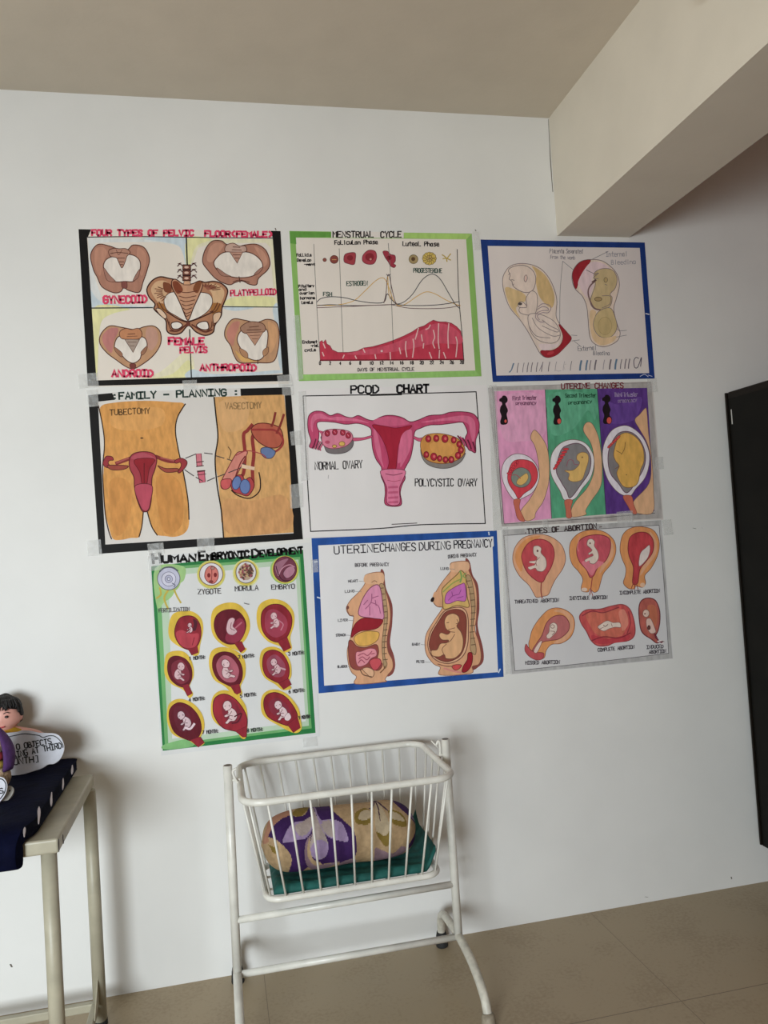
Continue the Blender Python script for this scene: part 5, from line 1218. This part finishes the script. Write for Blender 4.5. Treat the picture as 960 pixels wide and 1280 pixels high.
card_white = mat('white_foam_card', (0.62, 0.63, 0.70), 0.7, var=0.06, scale=50)
card_edge = mat('foam_card_edge', (0.74, 0.70, 0.66), 0.8)
ink_blk = mat('black_marker', (0.02, 0.02, 0.025), 0.6)
def card_plane(base, lean):
    """frame of a card standing on the mat: px,py of the photo -> point of the leaning plane"""
    n = Vector((0, -math.cos(lean), math.sin(lean)))
    def q(px, py, off=0.0):
        d = FW + RT*((px-480)/FPX) - UP*((py-640)/FPX)
        o = CAM + d*((Vector(base)-CAM).dot(n)/d.dot(n))
        return o + n*off
    return q, n
def flat_card(name, base, lean, outline, thick, inner, texts, label, cat, lw=1.1):
    q, n = card_plane(base, lean)
    root = empty(name, base, label, cat)
    P = [(v[0], v[1]) for v in spline([(a, b, 0) for a, b in outline], True, 5)]
    bm = bmesh.new(); m = len(P)
    f = [bm.verts.new(q(*p)) for p in P]; g = [bm.verts.new(q(*p)-n*thick) for p in P]
    for t in tessellate_polygon([[Vector((a, b, 0)) for a, b in P]]):
        bm.faces.new([f[i] for i in t]).material_index = 0; bm.faces.new([g[i] for i in t][::-1]).material_index = 1
    for k in range(m): bm.faces.new((f[k], f[(k+1) % m], g[(k+1) % m], g[k])).material_index = 1
    build('card', bm, [card_white, card_edge], root)
    def ribbon(bm, L, w, off):
        V = []
        for i, p in enumerate(L):
            a, b = L[max(i-1, 0)], L[min(i+1, len(L)-1)]
            dx, dy = b[0]-a[0], b[1]-a[1]; d = math.hypot(dx, dy) or 1
            V.append((bm.verts.new(q(p[0]-dy/d*w/2, p[1]+dx/d*w/2, off)), bm.verts.new(q(p[0]+dy/d*w/2, p[1]-dx/d*w/2, off))))
        for (a, b), (c, d) in zip(V, V[1:]): bm.faces.new((a, c, d, b))
    bm = bmesh.new()
    if inner: ribbon(bm, [(v[0], v[1]) for v in spline([(a, b, 0) for a, b in inner], False, 6)], lw, .0006)
    if inner: build('outline', bm, ink_blk, root)
    else: bm.free()
    bm = bmesh.new()
    for s, x0, y0, x1, y1, hgt in texts:
        L = math.hypot(x1-x0, y1-y0); ux, uy = (x1-x0)/L, (y1-y0)/L; adv = L/(len(s)-1+.78)
        for i, ch in enumerate(s):
            for st in GLYPH.get(ch, '').split('|'):
                T_ = [(x0+ux*(i*adv+float(c[0])*adv*.78/4)+uy*float(c[1])*hgt/6, y0+uy*(i*adv+float(c[0])*adv*.78/4)-ux*float(c[1])*hgt/6) for c in st.split()]
                if len(T_) > 1: ribbon(bm, T_, 1.55, .0009)
    build('lettering', bm, ink_blk, root)
    return root
def z4(s): return [(x/10.667, 860+y/10.667) for x, y in pts(s)]
cb = flat_pt(36, 969, .7895)
flat_card('cloud_card', (cb.x, cb.y, .7895), .30,
    z4('-60,640 100,600 225,585 300,565 420,572 520,595 620,600 740,610 810,660 852,760 848,850 800,950 720,1010 640,1020 560,1070 440,1110 300,1150 150,1165 -60,1160'), .007,
    z4('-40,690 120,650 225,628 330,610 440,622 520,634 575,660 640,640 720,640 790,690 838,760 838,800'),
    [('O OBJECTS', 21.2, 937, 64.5, 929.5, 6.6), ('AING AT THIRD', 17.0, 947.5, 77.5, 935.2, 7.2), ('MONTH]', 11, 957, 49, 952.5, 8.2)],
    'white cloud shaped foam card lettered about objects at third month, leaning on the navy mat', 'card')
sb = flat_pt(2, 1006, .7895)
flat_card('round_card', (sb.x, sb.y, .7895), .35, [(-14, 970), (0, 971), (6, 974), (9, 982), (7, 992), (1, 1001), (-6, 1006), (-18, 1004), (-24, 988)], .006,
    [(-14, 973), (0, 973.5), (5, 976), (7.5, 982), (5.5, 991), (0, 999)], [('S', -.5, 992, 4.5, 991, 6)], 'small white card with a letter S near the front of the navy mat', 'card', lw=1.3)
grey_fl = mat('grey_token', (0.32, 0.30, 0.27), 0.7, var=.1, scale=60)
tb = flat_pt(10, 1003, .7895); tb.y += .012
flat_tok = empty('grey_token', (tb.x, tb.y, .7895), 'small rounded grey token with a black dot behind the letter S card', 'token')
def tok(bm):
    q, n = card_plane((tb.x, tb.y, .7895), .45)
    P = [(v[0], v[1]) for v in spline([(a, b, 0) for a, b in ((2, 1001), (4, 986), (10, 982), (16, 984), (16.8, 990), (13, 997), (7, 1002.5))], True, 5)]
    f = [bm.verts.new(q(*p)) for p in P]; g = [bm.verts.new(q(*p)-n*.009) for p in P]; m = len(P)
    for t in tessellate_polygon([[Vector((a, b, 0)) for a, b in P]]): bm.faces.new([f[i] for i in t]); bm.faces.new([g[i] for i in t][::-1])
    for k in range(m): bm.faces.new((f[k], f[(k+1) % m], g[(k+1) % m], g[k]))
one('token_body', tok, grey_fl, flat_tok)
def tokdot(bm):
    q, n = card_plane((tb.x, tb.y, .7895), .45); c = q(12.2, 988.5, .0005)
    ellipsoid(bm, c, (.0026, .0012, .0026), 14, 8)
one('black_dot', tokdot, ink_blk, flat_tok)

# ------------------------------------------------------------------ dark steel cupboard on the right
dk = mat('dark_brown_enamel', (0.0055, 0.005, 0.004), 0.5, var=0.25, scale=8, spec=0.12)
dk2 = mat('dark_brown_edge', (0.010, 0.007, 0.005), 0.45, spec=0.15)
cup = empty('steel_cupboard', (2.43, -.30, 0), 'tall dark brown steel cupboard raised on legs at the right edge', 'cupboard')
x0, x1, y0, y1, z0, z1 = 1.974, 2.89, -.535, -.055, .165, 1.912
one('carcass', lambda bm: box(bm, (x0, y0, z0), (x1, y1, z1-.012)), dk, cup, bevel=.004)
one('top_panel', lambda bm: box(bm, (x0-.001, y0-.006, z1-.030), (x1+.001, y1-.006, z1)), dk2, cup, bevel=.006)
one('rear_flange', lambda bm: box(bm, (x0-.006, y1-.004, z0+.004), (x0+.02, y1+.004, z1-.002)), dk2, cup, bevel=.001)
for a, b in ((x0+.004, (x0+x1)/2-.002), ((x0+x1)/2+.002, x1-.004)):
    d = one('door', lambda bm: box(bm, (a, y0-.020, z0+.01), (b, y0-.001, z1-.035)), dk, cup, bevel=.003)
    xx = b-.06 if a < 2.2 else a+.06
    one('handle', lambda bm: tube(bm, spline([(xx, y0-.018, 1.00), (xx, y0-.045, 1.01), (xx, y0-.045, 1.11), (xx, y0-.018, 1.12)], sub=4), .006, 10), bare, d)
for xx in (x0+.11, x1-.11):
    for yy in (y0+.05, y1-.05): one('leg', lambda bm: box(bm, (xx-.02, yy-.02, 0), (xx+.02, yy+.02, z0)), dk2, cup, bevel=.003)
streak_mat = mat('pale_grey_streak', (0.55, 0.55, 0.53), 0.4)  # pale tone of the small upright streak on the cupboard side
one('streak', lambda bm: box(bm, (x0-.0006, y1-.024, 1.785), (x0+.001, y1-.019, 1.842)), streak_mat, cup, 'pale scratch near the top corner')

# ------------------------------------------------------------------ tube light on the beam, its far end just in the frame
lw_ = mat('lamp_white_plastic', (0.75, 0.74, 0.70), 0.4)
tl = empty('tube_light', (1.338, -1.62, 2.78), 'white tube light fitting on the beam, only its end at the top of the frame', 'lamp')
one('batten', lambda bm: box(bm, (1.300, -2.22, 2.786), (1.338, -1.012, 2.826)), lw_, tl, bevel=.005)
one('tube', lambda bm: tube(bm, [(1.285, -2.18, 2.800), (1.285, -1.05, 2.800)], .013, 14), mat('lamp_glass', (0.85, 0.86, 0.86), 0.25), tl)
for y in (-2.19, -1.04): one('end_cap', lambda bm: box(bm, (1.266, y-.022, 2.772), (1.302, y+.022, 2.828)), lw_, tl, bevel=.004)

# ------------------------------------------------------------------ marks on the walls
def mark(bm, P, w):
    """thin irregular mark lying on the wall"""
    V = []
    for i, (px, py) in enumerate(P):
        c = wall_pt(px, py); k = w*(.5+.5*math.sin(math.pi*(i+.5)/len(P)))*random.uniform(.7, 1.2)
        V.append((bm.verts.new((c.x-k, -.0003, c.z)), bm.verts.new((c.x+k, -.0003, c.z)), bm.verts.new((c.x+k, .0005, c.z)), bm.verts.new((c.x-k, .0005, c.z))))
    for a, b in zip(V, V[1:]):
        for k in range(4): bm.faces.new((a[k], a[(k+1) % 4], b[(k+1) % 4], b[k]))
def crack(bm): mark(bm, [(685.5, 149), (686.2, 165), (687, 180), (688, 200), (689.4, 220), (691, 240)], .0019)
tag(one('wall_crack', crack, dark_line, None), kind='structure')
def scuffs(bm):
    for P in ([(914, 1096), (914.6, 1099)], [(806, 1121), (810, 1121.5)], [(866, 660), (870, 661)], [(876, 660), (879, 660)], [(74, 98), (76, 103), (78, 107)], [(152, 108), (155, 114)], [(344, 285), (345, 288)], [(698, 260), (704, 256), (707, 255)], [(13, 1205), (15, 1209)], [(594, 287), (595, 289)]): mark(bm, P, .003)
tag(one('wall_scuff', scuffs, dark_line, None), kind='structure')
